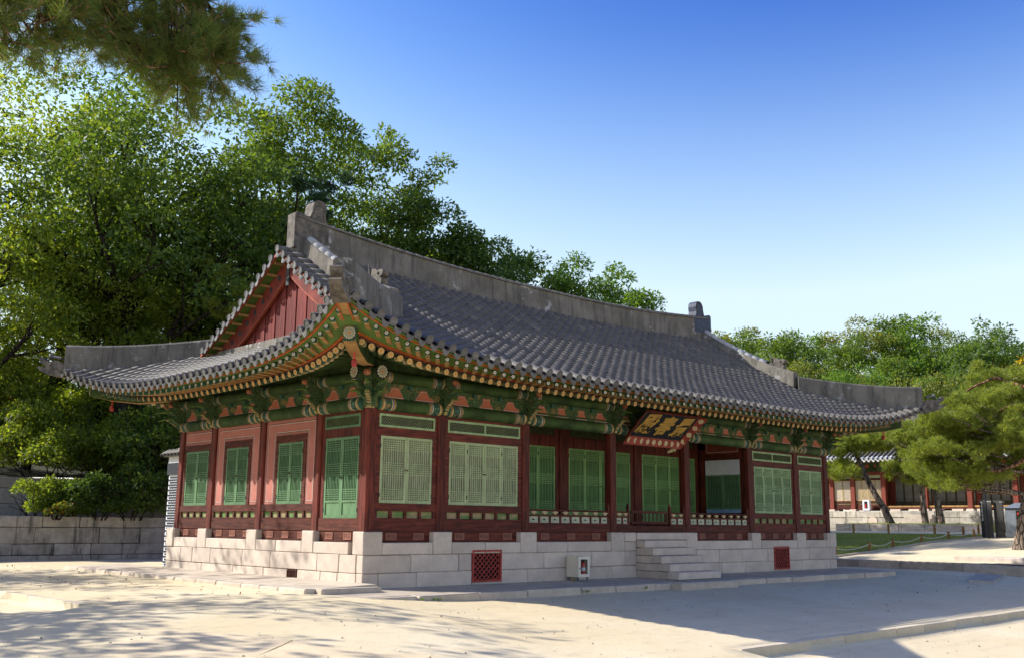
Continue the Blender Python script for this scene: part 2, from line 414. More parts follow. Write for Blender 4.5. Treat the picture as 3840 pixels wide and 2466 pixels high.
M['lf_bright'] = leaf('bright_green_leaves', [(.080,.16,.026), (.10,.195,.03), (.125,.22,.034), (.16,.245,.042)], .48)
M['lf_pale'] = leaf('pale_olive_leaves', [(.125,.16,.036), (.155,.19,.043), (.185,.215,.05), (.22,.24,.06)], .46)
M['lf_gold'] = leaf('golden_leaves', [(.30,.26,.03), (.42,.30,.03), (.50,.33,.03), (.20,.24,.04)], .5)
M['needle'] = leaf('pine_needles', [(.12,.18,.03), (.18,.24,.04), (.24,.295,.052), (.32,.33,.08)], .46)
M['needle_near'] = leaf('long_pine_needles', [(.065,.12,.028), (.09,.155,.035), (.13,.175,.04), (.20,.15,.045)], .4)
M['needle_dark'] = leaf('dark_pine_needles', [(.018,.05,.025), (.03,.075,.03), (.045,.10,.035)], .25)
M['grass'] = leaf('lawn_grass_blades', [(.22,.29,.045), (.28,.33,.06), (.35,.36,.09)], .4)
M['soil'] = simple('dark_soil_with_litter', (.055,.048,.028), .95, .4, 2, 0, pos=True, bump=.8, bd=.05, fine=12, dirt_or_shade=((.06,.09,.02), .7))
def lawn_mat():
    s = NT('lawn'); co = s.geo_pos()
    c = s.mix(s.step(s.noise(co, .6, 5), .3, .7), (.19,.225,.035,1), (.28,.28,.065,1))
    c = s.mix(s.math('MULTIPLY', s.step(s.noise(co, 14, 4, .7), .45, .75), .5), c, (.06,.10,.015,1))
    return s.finish(c, .95, s.noise(co, 60, 3), .8, .03, .1)
M['lawn'] = lawn_mat()

# ------------------------------------------------------------------ ground
def sst(a, b, x):
    t = max(0.0, min(1.0, (x-a)/(b-a))); return t*t*(3-2*t)
KY, KX = -8.5, -5.7           # lines of the front and the left kerb
def zT(x, y):
    """terrace court round the hall"""
    g = sst(0, 1, (-x+.5*(y+2)+2)/5)
    return -1.40-.062*max(0, -(y+2)) + .2*g - .03*max(0, -(x+1.8))
def ramp_w(d, L): return sst(0, 1, d/L)
def zG(x, y):
    z = zT(x, max(y, -26))
    dF, dL = KY-y, KX-x
    LF = .004+3.6*(1-sst(.9, 2.0, x)); LL = .004+3.6*(1-sst(-.4, .9, y))
    a = ramp_w(dF, LF) if dF > 0 else 0
    b = ramp_w(dL, LL) if dL > 0 else 0
    return z-.14*max(a, b)
def lines(a, b, pts, extra):
    s = set()
    for lo_, hi, st in pts:
        n = max(1, int(round((hi-lo_)/st)))
        for i in range(n+1): s.add(round(lo_+(hi-lo_)*i/n, 4))
    for e in extra: s.add(e)
    return sorted(v for v in s if a <= v <= b)
def make_ground():
    xs = lines(-400, 400, [(-400,-60,40),(-60,-20,5),(-20,30,.5),(30,60,5),(60,400,40)], [KX, KX-.006])
    ys = lines(-400, 400, [(-400,-60,40),(-60,-22,4),(-22,22,.5),(22,60,5),(60,400,40)], [KY, KY-.006])
    V = []; F = []
    rr = random.Random(3)
    for y in ys:
        for x in xs:
            z = zG(x, y)
            if x > 26.5 and -30 < y < 60: z -= 0.6
            if y > 19.6 and x < 26: z -= .3
            V.append((x, y, z+(.006*math.sin(x*1.7+y*.9)+.005*math.sin(y*2.3-x*.6)) if abs(x) < 60 and abs(y) < 60 else z))
    nx = len(xs)
    for j in range(len(ys)-1):
        for i in range(nx-1): F.append((j*nx+i, j*nx+i+1, (j+1)*nx+i+1, (j+1)*nx+i))
    mb = MB(); mb.add(V, F)
    o = mb.build('ground', M['sand'], None, True); o['kind'] = 'structure'
make_ground()

def terrain(name, xs, ys, fz, mat, smooth=True):
    V = [(x, y, fz(x, y)) for y in ys for x in xs]; nx = len(xs)
    F = [(j*nx+i, j*nx+i+1, (j+1)*nx+i+1, (j+1)*nx+i) for j in range(len(ys)-1) for i in range(nx-1)]
    mb = MB(); mb.add(V, F); o = mb.build(name, mat, None, smooth); o['kind'] = 'structure'; return o
def frange(a, b, st):
    n = int(round((b-a)/st)); return [a+(b-a)*i/n for i in range(n+1)]
# planted terraces and wooded slope behind the hall
def z_hill(x, y):
    if y < 22.45: return .30+.03*math.sin(x*1.3+y)
    s = y-22.6
    h = 1.76+.16*max(0, s)+.10*max(0, s-10)
    h *= 1.0
    h = min(h, 9.5)
    fade = 1-sst(34, 62, x)
    return 1.0+(h-1.0)*fade+.25*math.sin(x*.5)*math.sin(y*.4)
terrain('planted_terrace', frange(-60, 26, 2), [19.75, 21, 22.3], lambda x, y: .30+.03*math.sin(x*1.3+y), M['soil'])
terrain('wooded_hillside', frange(-120, 170, 3), [22.9, 24, 26, 28, 31, 34, 38, 42, 47, 52, 58, 65, 75, 90, 110, 140], z_hill, M['soil'])
# upper court east of the kerb
def zU(x, y): return -1.12+.085*(min(x, 40)-26.5)
terrain('upper_path', [26.8]+frange(28, 40, 1)+[44, 52, 70, 120], frange(-60, 22, 2), lambda x, y: zU(x, y), M['sand'])
def z_far(x, y): return 1.2+.125*max(0, min(x-58, 120)) + .5*math.sin(y*.15)
terrain('far_hillside', frange(62, 260, 9), frange(-60, 140, 8), z_far, M['soil'])
LAWN = [(26.95,3.95),(27.35,3.83),(29.5,3.31),(32,2.97),(34.65,2.74),(36.13,1.95),(36.9,1.45)]
def make_lawn():
    pts = LAWN+[(38.3, 2.0), (38.6, 22), (26.95, 22)]
    mb = MB(); mb.add([(x, y, zU(x, y)+.03) for x, y in pts], [tuple(range(len(pts)))])
    # split in strips so that the sheet follows the slope
    mb = MB(); V = []; F = []
    def ylo(x):
        for (a, b), (c, d) in zip(LAWN, LAWN[1:]):
            if a <= x <= c: return b+(d-b)*(x-a)/(c-a)
        return 1.45 if x > 36.9 else 3.95
    xs = frange(26.95, 38.5, .385)
    for x in xs:
        for k in range(9):
            y = ylo(x)+(22-ylo(x))*k/8; V.append((x, y, zU(x, y)+.03))
    for i in range(len(xs)-1):
        for k in range(8): F.append((i*9+k, (i+1)*9+k, (i+1)*9+k+1, i*9+k+1))
    mb.add(V, F); o = mb.build('lawn', M['lawn'], None, True); o['kind'] = 'structure'
make_lawn()

# kerbs -------------------------------------------------------------
def kerb(name, pts, w, up, down, mat, seed, step=1.3, joint=.008):
    """row of kerb stones along straight axis; pts: list of (x, y) break points, top given by function up"""
    rr = random.Random(seed)
    (x0, y0), (x1, y1) = pts
    L = math.hypot(x1-x0, y1-y0); d = Vector(((x1-x0)/L, (y1-y0)/L)); n = Vector((-d.y, d.x))
    base = MB()
    st = []
    t = 0
    while t < L-.3:
        l = step*(.75+.5*rr.random()); e = min(L, t+l); st.append((t, e)); t = e
    parent = None
    for t0, t1 in st:
        a = Vector((x0, y0))+d*(t0+joint); b = Vector((x0, y0))+d*(t1-joint)
        mb = MB()
        za0, za1 = up(a.x, a.y), up(b.x, b.y)
        V = []
        jz = (rr.random()-.5)*.012; jn = (rr.random()-.5)*.02
        for p, zz in ((a, za0), (b, za1)):
            for s, dz in ((jn, -down), (w, -down), (w, jz), (jn+.012, jz), (jn, jz-.012)):
                q = p+n*s; V.append((q.x, q.y, zz+dz))
        F = [(0,1,2,3,4)[::-1], (5,6,7,8,9)]+[(i, (i+1) % 5, 5+(i+1) % 5, 5+i) for i in range(5)]
        mb.add(V, F)
        if parent is None:
            parent = mb.build(name, mat); parent['kind'] = 'structure'
        else:
            mb.build('kerb_stone', mat, parent)
kerb('front_kerb', [(1.5, KY-.01), (24, KY-.01)], .22, lambda x, y: zT(x, KY)+.012, .30, M['kerb'], 4)
kerb('side_kerb', [(KX-.01, 19.2), (KX-.01, .7)], .22, lambda x, y: zT(KX, y)+.012, .30, M['kerb'], 5)
kerb('upper_court_kerb', [(26.5, 12), (26.5, -30)], .34, lambda x, y: -1.09 if y > -2 else -1.09+.035*(y+2), .9, M['stone_grey'], 6, 2.3)

# ------------------------------------------------------------------ masonry
def stone_obj(name, x0, x1, y0, y1, z0, z1, mat, parent, rr, b=.016, g=.006, j=.004):
    mb = MB(); mb.cbox(x0+g, x1-g, y0, y1, z0+g*.7, z1-g*.7, b, 0, rr, j)
    return mb.build(name, mat, parent)
def course_wall(name, label, axis, at, depth, a, b, zs, mat, seed, lo_=1.0, hi=2.0, cat='wall', sign=1):
    """straight masonry wall; axis 'x' runs along x with its face at y=at looking to -y; 'y' runs along y with its face at x=at looking to -x"""
    rr = random.Random(seed)
    mid = (a+b)/2
    t = empty(name, (mid, at, zs[-1]) if axis == 'x' else (at, mid, zs[-1]), label, cat)
    core = MB()
    if axis == 'x': core.box(a+.02, b-.02, at+.03, at+depth, zs[-1]-.3, zs[0]-.03)
    else: core.box(at+.03, at+depth, a+.02, b-.02, zs[-1]-.3, zs[0]-.03)
    core.build('core', M['dark'], t)
    for k in range(len(zs)-1):
        p = a-rr.random()*.5
        while p < b:
            l = lo_+(hi-lo_)*rr.random(); q = p+l
            if b-q < .4: q = b
            p0, q0 = max(a, p), min(b, q)
            off = (rr.random()-.5)*.03 - (.10 if k == len(zs)-2 else 0)
            if axis == 'x': stone_obj('stone', p0, q0, at+off, at+depth*.8, zs[k+1], zs[k], mat, t, rr, .022, .008, .012)
            else: stone_obj('stone', at+off, at+depth*.8, p0, q0, zs[k+1], zs[k], mat, t, rr, .022, .008, .012)
            p = q
    return t
course_wall('retaining_wall', 'low stained granite retaining wall of four courses under the leafy shrubs', 'x', 19.3, .7, -14, 9, [.33, -.06, -.63, -1.03, -1.24], M['wall_stone'], 11, 1.1, 2.3)
course_wall('upper_retaining_wall', 'pale stone wall half hidden behind shrubs on the planted terrace', 'x', 22.5, .5, -12, 8, [1.79, 1.36, .78, .2], M['stone_grey'], 12, 1.2, 2.4)

# ------------------------------------------------------------------ the main hall
XC, YC = 10.008, 4.62
CW = .2513
X = [.126, 2.136, 4.925, 8.314, 11.703, 15.092, 17.880, 19.891]
Y = [.126, 2.029, 4.620, 7.212, 9.115]
LX, LY = 20.016, 9.241
front = lambda u, n, z: (u, -n, z)
left = lambda u, n, z: (-n, u, z)
back = lambda u, n, z: (LX-u, LY+n, z)
right = lambda u, n, z: (LX+n, LY-u, z)
inner = lambda u, n, z: (u, 1.93-n, z)
HALL = empty('palace_hall', (XC, YC, -1.2), 'long red and green painted wooden palace hall with curved grey tiled roof on granite podium', 'hall')
rs = random.Random(21)

# podium ---------------------------------------------------------------
PO = .11
def podium():
    core = MB(); core.box(.0, LX, .0, LY, -1.45, -.235); core.box(.25, LX-.25, .25, LY-.25, -.235, .02)
    pod = core.build('podium', M['dark'], HALL)
    mat = M['stone']
    def st(xf, flip, u0, u1, z0, z1, n1=PO, n0=-.12, g=.006):
        mb = MB(xf, flip); mb.cbox(u0+g, u1-g, n0, n1+(rs.random()-.5)*.012, z0+g*.6, z1-g*.6, .014, 0, rs, .004)
        mb.build('stone', mat, pod)
    # front: column stones and infill course
    A = [(-PO, .41), (1.844, 2.404), (4.627, 5.201), (8.052, 8.607), (11.44, 11.977), (14.875, 15.384), (17.584, 18.164), (19.59, LX+PO)]
    for k, (a, b) in enumerate(A):
        n0 = -.30
        mb = MB(front, True); mb.cbox(a+.004, b-.004, n0, PO+.004, -.5, 0, .018, 0, rs, .003); mb.build('column_stone', mat, pod)
    inf = [(.41, 1.844), (2.404, 3.455), (3.455, 4.627), (5.201, 6.333), (6.333, 8.052), (11.977, 13.604), (13.604, 14.875), (15.384, 16.426), (16.426, 17.584), (18.164, 19.59)]
    for a, b in inf: st(front, True, a, b, -.5, -.235)
    st(front, True, 8.607, 9.11, -.25, 0); st(front, True, 8.607, 9.11, -.5, -.25)
    rowB = [-PO, 1.21, 2.623, 3.03]; 
    for a, b in zip(rowB, rowB[1:]): st(front, True, a, b, -.89, -.5)
    for a, b in ((3.98, 5.455), (5.455, 7.257), (7.257, 8.628), (8.628, 9.11), (11.1, 11.9), (11.9, 13.058), (13.058, 14.31), (14.31, 15.743), (15.743, 16.10), (17.03, 18.321), (18.321, LX+PO)):
        st(front, True, a, b, -.89, -.5)
    for a, b in ((-PO, .326), (.326, 1.377), (1.377, 3.03), (3.98, 4.879), (4.879, 6.448), (6.448, 8.09), (8.09, 9.11), (11.1, 13.203), (13.203, 14.461), (14.461, 16.10), (17.03, 17.837), (17.837, 19.69), (19.69, LX+PO)):
        st(front, True, a, b, -1.24, -.89)
    for a, b in ((3.03, 3.98), (16.10, 17.03)): st(front, True, a, b, -1.26, -1.16)
    # left
    for a, b in ((.41, .47),): pass
    for a, b in ((1.852, 2.35), (4.43, 4.932), (7.05, 7.547), (8.921, LY+PO)):
        mb = MB(left); mb.cbox(a+.004, b-.004, -.30, PO+.004, -.5, 0, .018, 0, rs, .003); mb.build('column_stone', mat, pod)
    for a, b in ((.44, 1.852), (2.35, 3.508), (3.508, 4.43), (4.932, 7.05), (7.547, 8.921)): st(left, False, a, b, -.5, -.235)
    for a, b in ((.125, .784), (.784, 1.653), (1.653, 3.71), (3.71, 5.07), (5.07, 6.756), (6.756, 7.771), (7.771, 8.467), (8.467, LY+PO)): st(left, False, a, b, -.89, -.5)
    for a, b in ((.125, .82), (.82, 1.5), (1.5, 2.47), (2.90, 4.0), (4.0, 5.5), (5.5, 7.2), (7.2, LY+PO)): st(left, False, a, b, -1.24, -.895)
    st(left, False, 2.47, 2.90, -1.24, -1.085)
    # back and right: longer plain stones
    for xf, fl, L in ((back, False, LX), (right, True, LY)):
        for z0, z1 in ((-.5, -.235), (-.89, -.5), (-1.24, -.89)):
            p = -PO if xf is back else .3
            while p < L-.05:
                q = min(L+(PO if xf is back else 0), p+1.2+rs.random()*.9)
                st(xf, fl, p, q, z0, z1); p = q
        for c in (X if xf is back else Y):
            u = (LX-c) if xf is back else (LY-c)
            mb = MB(xf, fl); mb.cbox(u-.27, u+.27, -.3, PO+.004, -.5, 0, .018); mb.build('column_stone', mat, pod)
    # stone apron round the foot
    def apron(x0, x1, y0, y1, zin, zout, mat_, name='apron_slab'):
        mb = MB(); d = .4
        mb.add([(x0,y0,zout-d),(x1,y0,zout-d),(x1,y1,zin-d),(x0,y1,zin-d),(x0,y0,zout),(x1,y0,zout),(x1,y1,zin),(x0,y1,zin)],
               [(0,3,2,1),(4,5,6,7),(0,1,5,4),(1,2,6,5),(2,3,7,6),(3,0,4,7)])
        mb.build(name, mat_, pod)
    apron(-1.55, 20.55, -1.70, -.08, -1.205, -1.245, M['ledge'])
    def edge(xf, flip, u0, u1, n0, n1, z, seed, d=.4, steps=(.9, 1.6)):
        rr = random.Random(seed); p = u0
        while p < u1-.05:
            q = p+steps[0]+(steps[1]-steps[0])*rr.random()
            if u1-q < .4: q = u1
            zz = z(.5*(p+q))+(rr.random()-.5)*.01
            mb = MB(xf, flip); mb.cbox(p+.006, q-.006, n0, n1+(rr.random()-.5)*.05, zz-d, zz, .02, 0, rr, .008); mb.build('edge_stone', M['ledge'], pod); p = q
    edge(front, True, -1.25, 8.2, 1.69, 1.98, lambda u: -1.245, 31, steps=(1.2, 2.0))
    edge(front, True, 10.75, 20.56, 1.69, 2.02, lambda u: -1.25, 32, steps=(.9, 1.6))
    mb = MB(); mb.cbox(8.22, 10.74, -2.32, -1.68, -1.70, -1.235, .03); mb.build('landing_stone', M['ledge'], pod)
    mb = MB(); d = .3
    mb.add([(-1.62,-.62,-1.5),(-.1,-.62,-1.5),(-.1,12.2,-1.5),(-1.62,12.2,-1.5),(-1.62,-.62,-1.125),(-.1,-.62,-1.075),(-.1,12.2,-1.07),(-1.62,12.2,-1.11)],
           [(0,3,2,1),(4,5,6,7),(0,1,5,4),(1,2,6,5),(2,3,7,6),(3,0,4,7)])
    mb.build('apron_slab', M['ledge'], pod)
    edge(left, False, -.66, 12.2, 1.60, 1.84, lambda u: -1.12, 33, .36, (.7, 1.25))
    mb = MB(); mb.cbox(-1.60, -.12, -.86, -.63, -1.5, -1.118, .02); mb.build('edge_stone', M['ledge'], pod)
    # stairs
    stair = None
    for k in range(6):
        z1 = -.005-.205*k; xr = 11.435 if k == 0 else 11.06
        y1 = -.11-.285*k-(0.02 if k == 0 else 0)
        mb = MB(); mb.cbox(9.13, xr, y1-(.0 if k else .0), -.02+(-.285*(k-1) if k else .15), z1-.2, z1, .016, 0, rs, .004)
        if k == 0: stair = mb.build('staircase', mat, HALL)
        else:
            mb.build('step', mat, stair)
            mb = MB(); mb.cbox(9.12, 11.05, -.285*(k-1)-.03, -.05, z1-.2, z1-.006, .012, 0, rs, .003); mb.build('side_stone', mat, stair)
    # iron grates
    def grate(xf, flip, u0, u1, z0, z1, name='vent_grate', w=.045, nu=6, nz=5, m=M['redgrate']):
        mb = MB(xf, flip); n0, n1 = PO-.03, PO+.018
        mb.box(u0, u0+w, n0, n1, z0, z1); mb.box(u1-w, u1, n0, n1, z0, z1)
        mb.box(u0+w, u1-w, n0, n1, z0, z0+w); mb.box(u0+w, u1-w, n0, n1, z1-w, z1)
        a, b, c, d = u0+w, u1-w, z0+w, z1-w; pu, pz = (b-a)/nu, (d-c)/nz
        t = .011
        for sgn in (1, -1):
            for i in range(-nz, nu+nz):
                # line: u = a + i*pu + sgn*pu*(z-c)/pz ; clip
                s0, s1 = 0.0, float(nz)
                f = lambda q: a+i*pu+sgn*pu*q
                pts = []
                lo_, hi_ = (a-a-i*pu)/(sgn*pu), (b-a-i*pu)/(sgn*pu)
                if lo_ > hi_: lo_, hi_ = hi_, lo_
                q0, q1 = max(s0, lo_), min(s1, hi_)
                if q1-q0 < .05: continue
                A = (f(q0), c+q0*pz); B = (f(q1), c+q1*pz)
                nn = PO-.012+.012*sgn
                L = math.hypot(B[0]-A[0], B[1]-A[1]); dx, dz = -(B[1]-A[1])/L*t, (B[0]-A[0])/L*t
                mb.add([(A[0]+dx, nn, A[1]+dz), (B[0]+dx, nn, B[1]+dz), (B[0]-dx, nn, B[1]-dz), (A[0]-dx, nn, A[1]-dz),
                        (A[0]+dx, nn-.01, A[1]+dz), (B[0]+dx, nn-.01, B[1]+dz), (B[0]-dx, nn-.01, B[1]-dz), (A[0]-dx, nn-.01, A[1]-dz)],
                       [(0,1,2,3),(7,6,5,4),(0,4,5,1),(1,5,6,2),(2,6,7,3),(3,7,4,0)])
        mb.build(name, m, pod)
        bk = MB(xf, flip); bk.box(u0, u1, PO-.20, PO-.16, z0, z1); bk.build('grate_recess', M['dark'], pod)
    grate(front, True, 3.035, 3.978, -1.155, -.415)
    grate(front, True, 16.105, 17.025, -1.165, -.435)
    grate(left, False, 2.48, 2.895, -1.08, -.9, 'vent_grate', .02, 5, 2, M['pbrown'])
podium()

# columns --------------------------------------------------------------
def column_mesh(h, w=CW):
    mb = MB(); b = .025; a = w/2
    poly = [(-a+b,-a),(a-b,-a),(a,-a+b),(a,a-b),(a-b,a),(-a+b,a),(-a,a-b),(-a,-a+b)]
    mb.prism(poly, 'z', 0, h); me, c = mb.mesh('column', M['red']); return me
CM = column_mesh(2.72); CM2 = column_mesh(3.3, .30)
for x in X:
    inst('column', CM, Matrix.Translation((x, Y[0], 0)), HALL); inst('column', CM, Matrix.Translation((x, Y[4], 0)), HALL)
for y in Y[1:4]:
    inst('column', CM, Matrix.Translation((X[0], y, 0)), HALL); inst('column', CM, Matrix.Translation((X[7], y, 0)), HALL)
for x in (X[3], X[4]): inst('column', CM2, Matrix.Translation((x, 2.06, .1)), HALL)

# lattice leaves ---------------------------------------------------------
def leaf_door(xf, flip, u0, u1, z0, z1, n, frame, back_m, dense=False, panel=0.0, sw=.06, pitch=.060, pull=False, parent=None):
    parent = parent or HALL
    t = .045
    mb = MB(xf, flip)
    mb.box(u0, u0+sw, n-t, n, z0, z1); mb.box(u1-sw, u1, n-t, n, z0, z1)
    mb.box(u0+sw, u1-sw, n-t, n-.002, z1-sw, z1); mb.box(u0+sw, u1-sw, n-t, n-.002, z0, z0+sw*1.2)
    zb = z0+sw*1.2
    if panel:
        mb.box(u0+sw, u1-sw, n-t, n-.002, zb+panel, zb+panel+sw*.8); mb.box(u0+sw, u1-sw, n-t, n-.022, zb, zb+panel); zb += panel+sw*.8
    d = mb.build('door_leaf', frame, parent)
    la = MB(xf, flip); a, b, zt = u0+sw, u1-sw, z1-sw
    k = max(3, int(round((b-a)/pitch))); s = .0095
    for i in range(1, k):
        u = a+(b-a)*i/k; la.box(u-s, u+s, n-.030, n-.010, zb, zt)
    H = zt-zb
    if dense:
        m = int(H/pitch); zs = [zb+H*i/m for i in range(1, m)]
    else:
        g = min(.052, H*.036)
        zs = [zt-g*(i+.9) for i in range(5)]+[zb+H*.5+g*(i-2.5)+.02 for i in range(6)]+[zb+g*(i+.9) for i in range(5)]
    for z in zs: la.box(a, b, n-.024, n-.006, z-s*.9, z+s*.9)
    la.build('lattice', frame, d)
    bk = MB(xf, flip); bk.box(a-.01, b+.01, n-.042, n-.036, zb-.01, zt+.01); bk.build('backing_paper', back_m, d)
    return d
def hardware(xf, flip, us, z0, z1, n, d):
    mb = MB(xf, flip)
    for u in us:
        for z in (z0+.18, z1-.22): mb.box(u-.011, u+.011, n-.01, n+.012, z-.045, z+.045)
    mb.build('hinge', M['black'], d)
def pulls(xf, flip, u, z, n, d):
    for s in (-.03, .03):
        mb = MB(xf, flip); mb.tube([(u+s, n-.01, z), (u+s, n+.015, z)], .018, 10); mb.build('pull_plate', M['pbrown'], d)
def leaves(xf, flip, u0, u1, z0, z1, k, n, frame, back_m, **kw):
    w = (u1-u0)/k; ds = []
    for i in range(k): ds.append(leaf_door(xf, flip, u0+w*i+.003, u0+w*(i+1)-.003, z0, z1, n, frame, back_m, **kw))
    hs = [u0+w*i for i in range(k+1) if not (k % 2 == 0 and i == k//2)]
    hardware(xf, flip, hs, z0, z1, n, ds[0]); pulls(xf, flip, u0+w*(k//2) if k > 1 else u1, z0+(z1-z0)*.5, n, ds[k//2-1 if k > 1 else 0])
def diamond(xf, flip, u0, u1, z0, z1, n, frame, back_m, div=1, name='transom'):
    mb = MB(xf, flip); f = .05; t = .04
    mb.box(u0, u0+f, n-t, n, z0, z1); mb.box(u1-f, u1, n-t, n, z0, z1); mb.box(u0+f, u1-f, n-t, n-.002, z1-f, z1); mb.box(u0+f, u1-f, n-t, n-.002, z0, z0+f)
    for i in range(1, div):
        u = u0+(u1-u0)*i/div; mb.box(u-.025, u+.025, n-t, n-.001, z0+f, z1-f)
    d = mb.build(name, frame, HALL)
    la = MB(xf, flip); a, b, c, e = u0+f, u1-f, z0+f, z1-f
    H = e-c; nz = 3; pz = H/nz; nu = max(2, int((b-a)/(pz*.95))); pu = (b-a)/nu; t = .009
    for sgn in (1, -1):
        for i in range(-nz, nu+nz+1):
            lo_, hi_ = (-i*pu)/(sgn*pu), (b-a-i*pu)/(sgn*pu)
            if lo_ > hi_: lo_, hi_ = hi_, lo_
            q0, q1 = max(0, lo_), min(nz, hi_)
            if q1-q0 < .05: continue
            A = (a+i*pu+sgn*pu*q0, c+q0*pz); B = (a+i*pu+sgn*pu*q1, c+q1*pz)
            L = math.hypot(B[0]-A[0], B[1]-A[1]); dx, dz = -(B[1]-A[1])/L*t, (B[0]-A[0])/L*t
            nn = n-.012+.004*sgn
            la.add([(A[0]+dx, nn, A[1]+dz), (B[0]+dx, nn, B[1]+dz), (B[0]-dx, nn, B[1]-dz), (A[0]-dx, nn, A[1]-dz),
                    (A[0]+dx, nn-.014, A[1]+dz), (B[0]+dx, nn-.014, B[1]+dz), (B[0]-dx, nn-.014, B[1]-dz), (A[0]-dx, nn-.014, A[1]-dz)],
                   [(0,1,2,3),(0,4,5,1),(2,6,7,3)])
    la.build('lattice', M['olive_slat'], d)
    bk = MB(xf, flip); bk.box(a-.01, b+.01, n-.045, n-.038, c-.01, e+.01); bk.build('backing_paper', back_m, d)
GV = None
def vent_mesh():
    mb = MB(); w, h, t = .27, .13, .009
    mb.box(-w/2, w/2, -.012, .0, -h/2, h/2, 1)
    nz, nu = 2, 4; pz, pu = h/nz, w/nu
    for sgn in (1, -1):
        for i in range(-nz, nu+nz+1):
            lo_, hi_ = (-i*pu)/(sgn*pu), (w-i*pu)/(sgn*pu)
            if lo_ > hi_: lo_, hi_ = hi_, lo_
            q0, q1 = max(0, lo_), min(nz, hi_)
            if q1-q0 < .1: continue
            A = (-w/2+i*pu+sgn*pu*q0, -h/2+q0*pz); B = (-w/2+i*pu+sgn*pu*q1, -h/2+q1*pz)
            L = math.hypot(B[0]-A[0], B[1]-A[1]); dx, dz = -(B[1]-A[1])/L*t, (B[0]-A[0])/L*t
            mb.add([(A[0]+dx, -.018, A[1]+dz), (B[0]+dx, -.018, B[1]+dz), (B[0]-dx, -.018, B[1]-dz), (A[0]-dx, -.018, A[1]-dz)], [(0,1,2,3)], 0)
    mb.box(-w/2-.012, w/2+.012, -.02, 0, h/2, h/2+.012, 0); mb.box(-w/2-.012, w/2+.012, -.02, 0, -h/2-.012, -h/2, 0)
    mb.box(-w/2-.012, -w/2, -.02, 0, -h/2, h/2, 0); mb.box(w/2, w/2+.012, -.02, 0, -h/2, h/2, 0)
    me, c = mb.mesh('vent', [M['ventred'], M['dark']], center=False); return me
M['ventred'] = simple('faded_red_grille', (.36,.15,.10), .75, .2, 5, .05)
VM = vent_mesh()
MAT_F = Matrix.Identity(4); MAT_L = Matrix.Rotation(-math.pi/2, 4, 'Z')
M['olive_slat'] = simple('olive_transom_slats', (.07,.085,.03), .75, .2, 5, .05)
M['transom_paper'] = simple('pale_transom_paper', (.52,.51,.42), .9, .1, 3, .05)
def vents(side, u0, u1, k, z=-.105, n=-.055):
    for i in range(k):
        u = u0+(u1-u0)*(i+.5)/k
        if side == 'F': inst('vent_grille', VM, Matrix.Translation((u, -n, z)), HALL)
        else: inst('vent_grille', VM, Matrix.Translation((-n, u, z)) @ MAT_L, HALL)

def base_zone(xf, flip, u0, u1, side, npan, mat=None, nv=3, inset=.05, sillz=.62):
    mat = mat or M['redh']
    mb = MB(xf, flip); mb.box(u0, u1, -.14, -.055, -.235, -.004); mb.build('vent_board', mat, HALL)
    vents(side, u0+.1, u1-.1, nv)
    mb = MB(xf, flip); mb.box(u0, u1, -.14, -.035, .004, .285); mb.build('base_board', mat, HALL)
    if npan:
        mb = MB(xf, flip); mb.box(u0, u1, -.14, -.03, .455, sillz); mb.box(u0, u1, -.12, -.028, .285, .30)
        a, b = u0+inset, u1-inset; w = (b-a)/npan
        for i in range(npan+1):
            u = a+w*i; mb.box(max(u0, u-.035), min(u1, u+.035), -.13, -.04, .30, .455)
        mb.box(u0, a-.03, -.13, -.041, .30, .455) if a-.03 > u0 else None
        mb.box(b+.03, u1, -.13, -.041, .30, .455) if b+.03 < u1 else None
        s = mb.build('sill', mat, HALL)
        for i in range(npan):
            mb = MB(xf, flip); mb.box(a+w*i+.036, a+w*(i+1)-.036, -.12, -.085, .302, .453); mb.build('panel', M['olive'], s)
s_ = NT('weathered_green_panels'); _c = s_.coord('Object'); _n = s_.noise(s_.geo_pos((1.2,1.2,6)), 1.5, 4)
M['olive'] = s_.finish(s_.mix(s_.step(_n, .38, .62), (.09,.20,.05,1), (.36,.25,.14,1)), .8, s_.noise(_c, 30), .3)

def wall_bay_F(i, k_leaf, ntr, frame, paper, npan, nv):
    u0, u1 = X[i]+CW/2, X[i+1]-CW/2
    base_zone(front, True, u0, u1, 'F', npan, None, nv)
    fr = MB(front, True)
    j = .135
    fr.box(u0, u0+j, -.14, -.05, .62, 2.68); fr.box(u1-j, u1, -.14, -.05, .62, 2.68)
    fr.box(u0+j, u1-j, -.14, -.048, 2.122, 2.315); fr.box(u0+j, u1-j, -.14, -.048, 2.62, 2.70)
    fr.build('frame', M['redh'], HALL)
    leaves(front, True, u0+j, u1-j, .625, 2.12, k_leaf, -.055, frame, paper)
    diamond(front, True, u0+j-.06, u1-j+.06, 2.318, 2.618, -.045, M['green_lt'], M['transom_paper'], max(1, ntr))
wall_bay_F(0, 2, 1, M['green_pale'], M['paper_white'], 4, 2)
wall_bay_F(1, 4, 2, M['green_pale'], M['paper_white'], 6, 3)
wall_bay_F(5, 4, 2, M['green_lt'], M['paper_green'], 6, 3)
wall_bay_F(6, 2, 1, M['green_lt'], M['paper_green'], 4, 3)
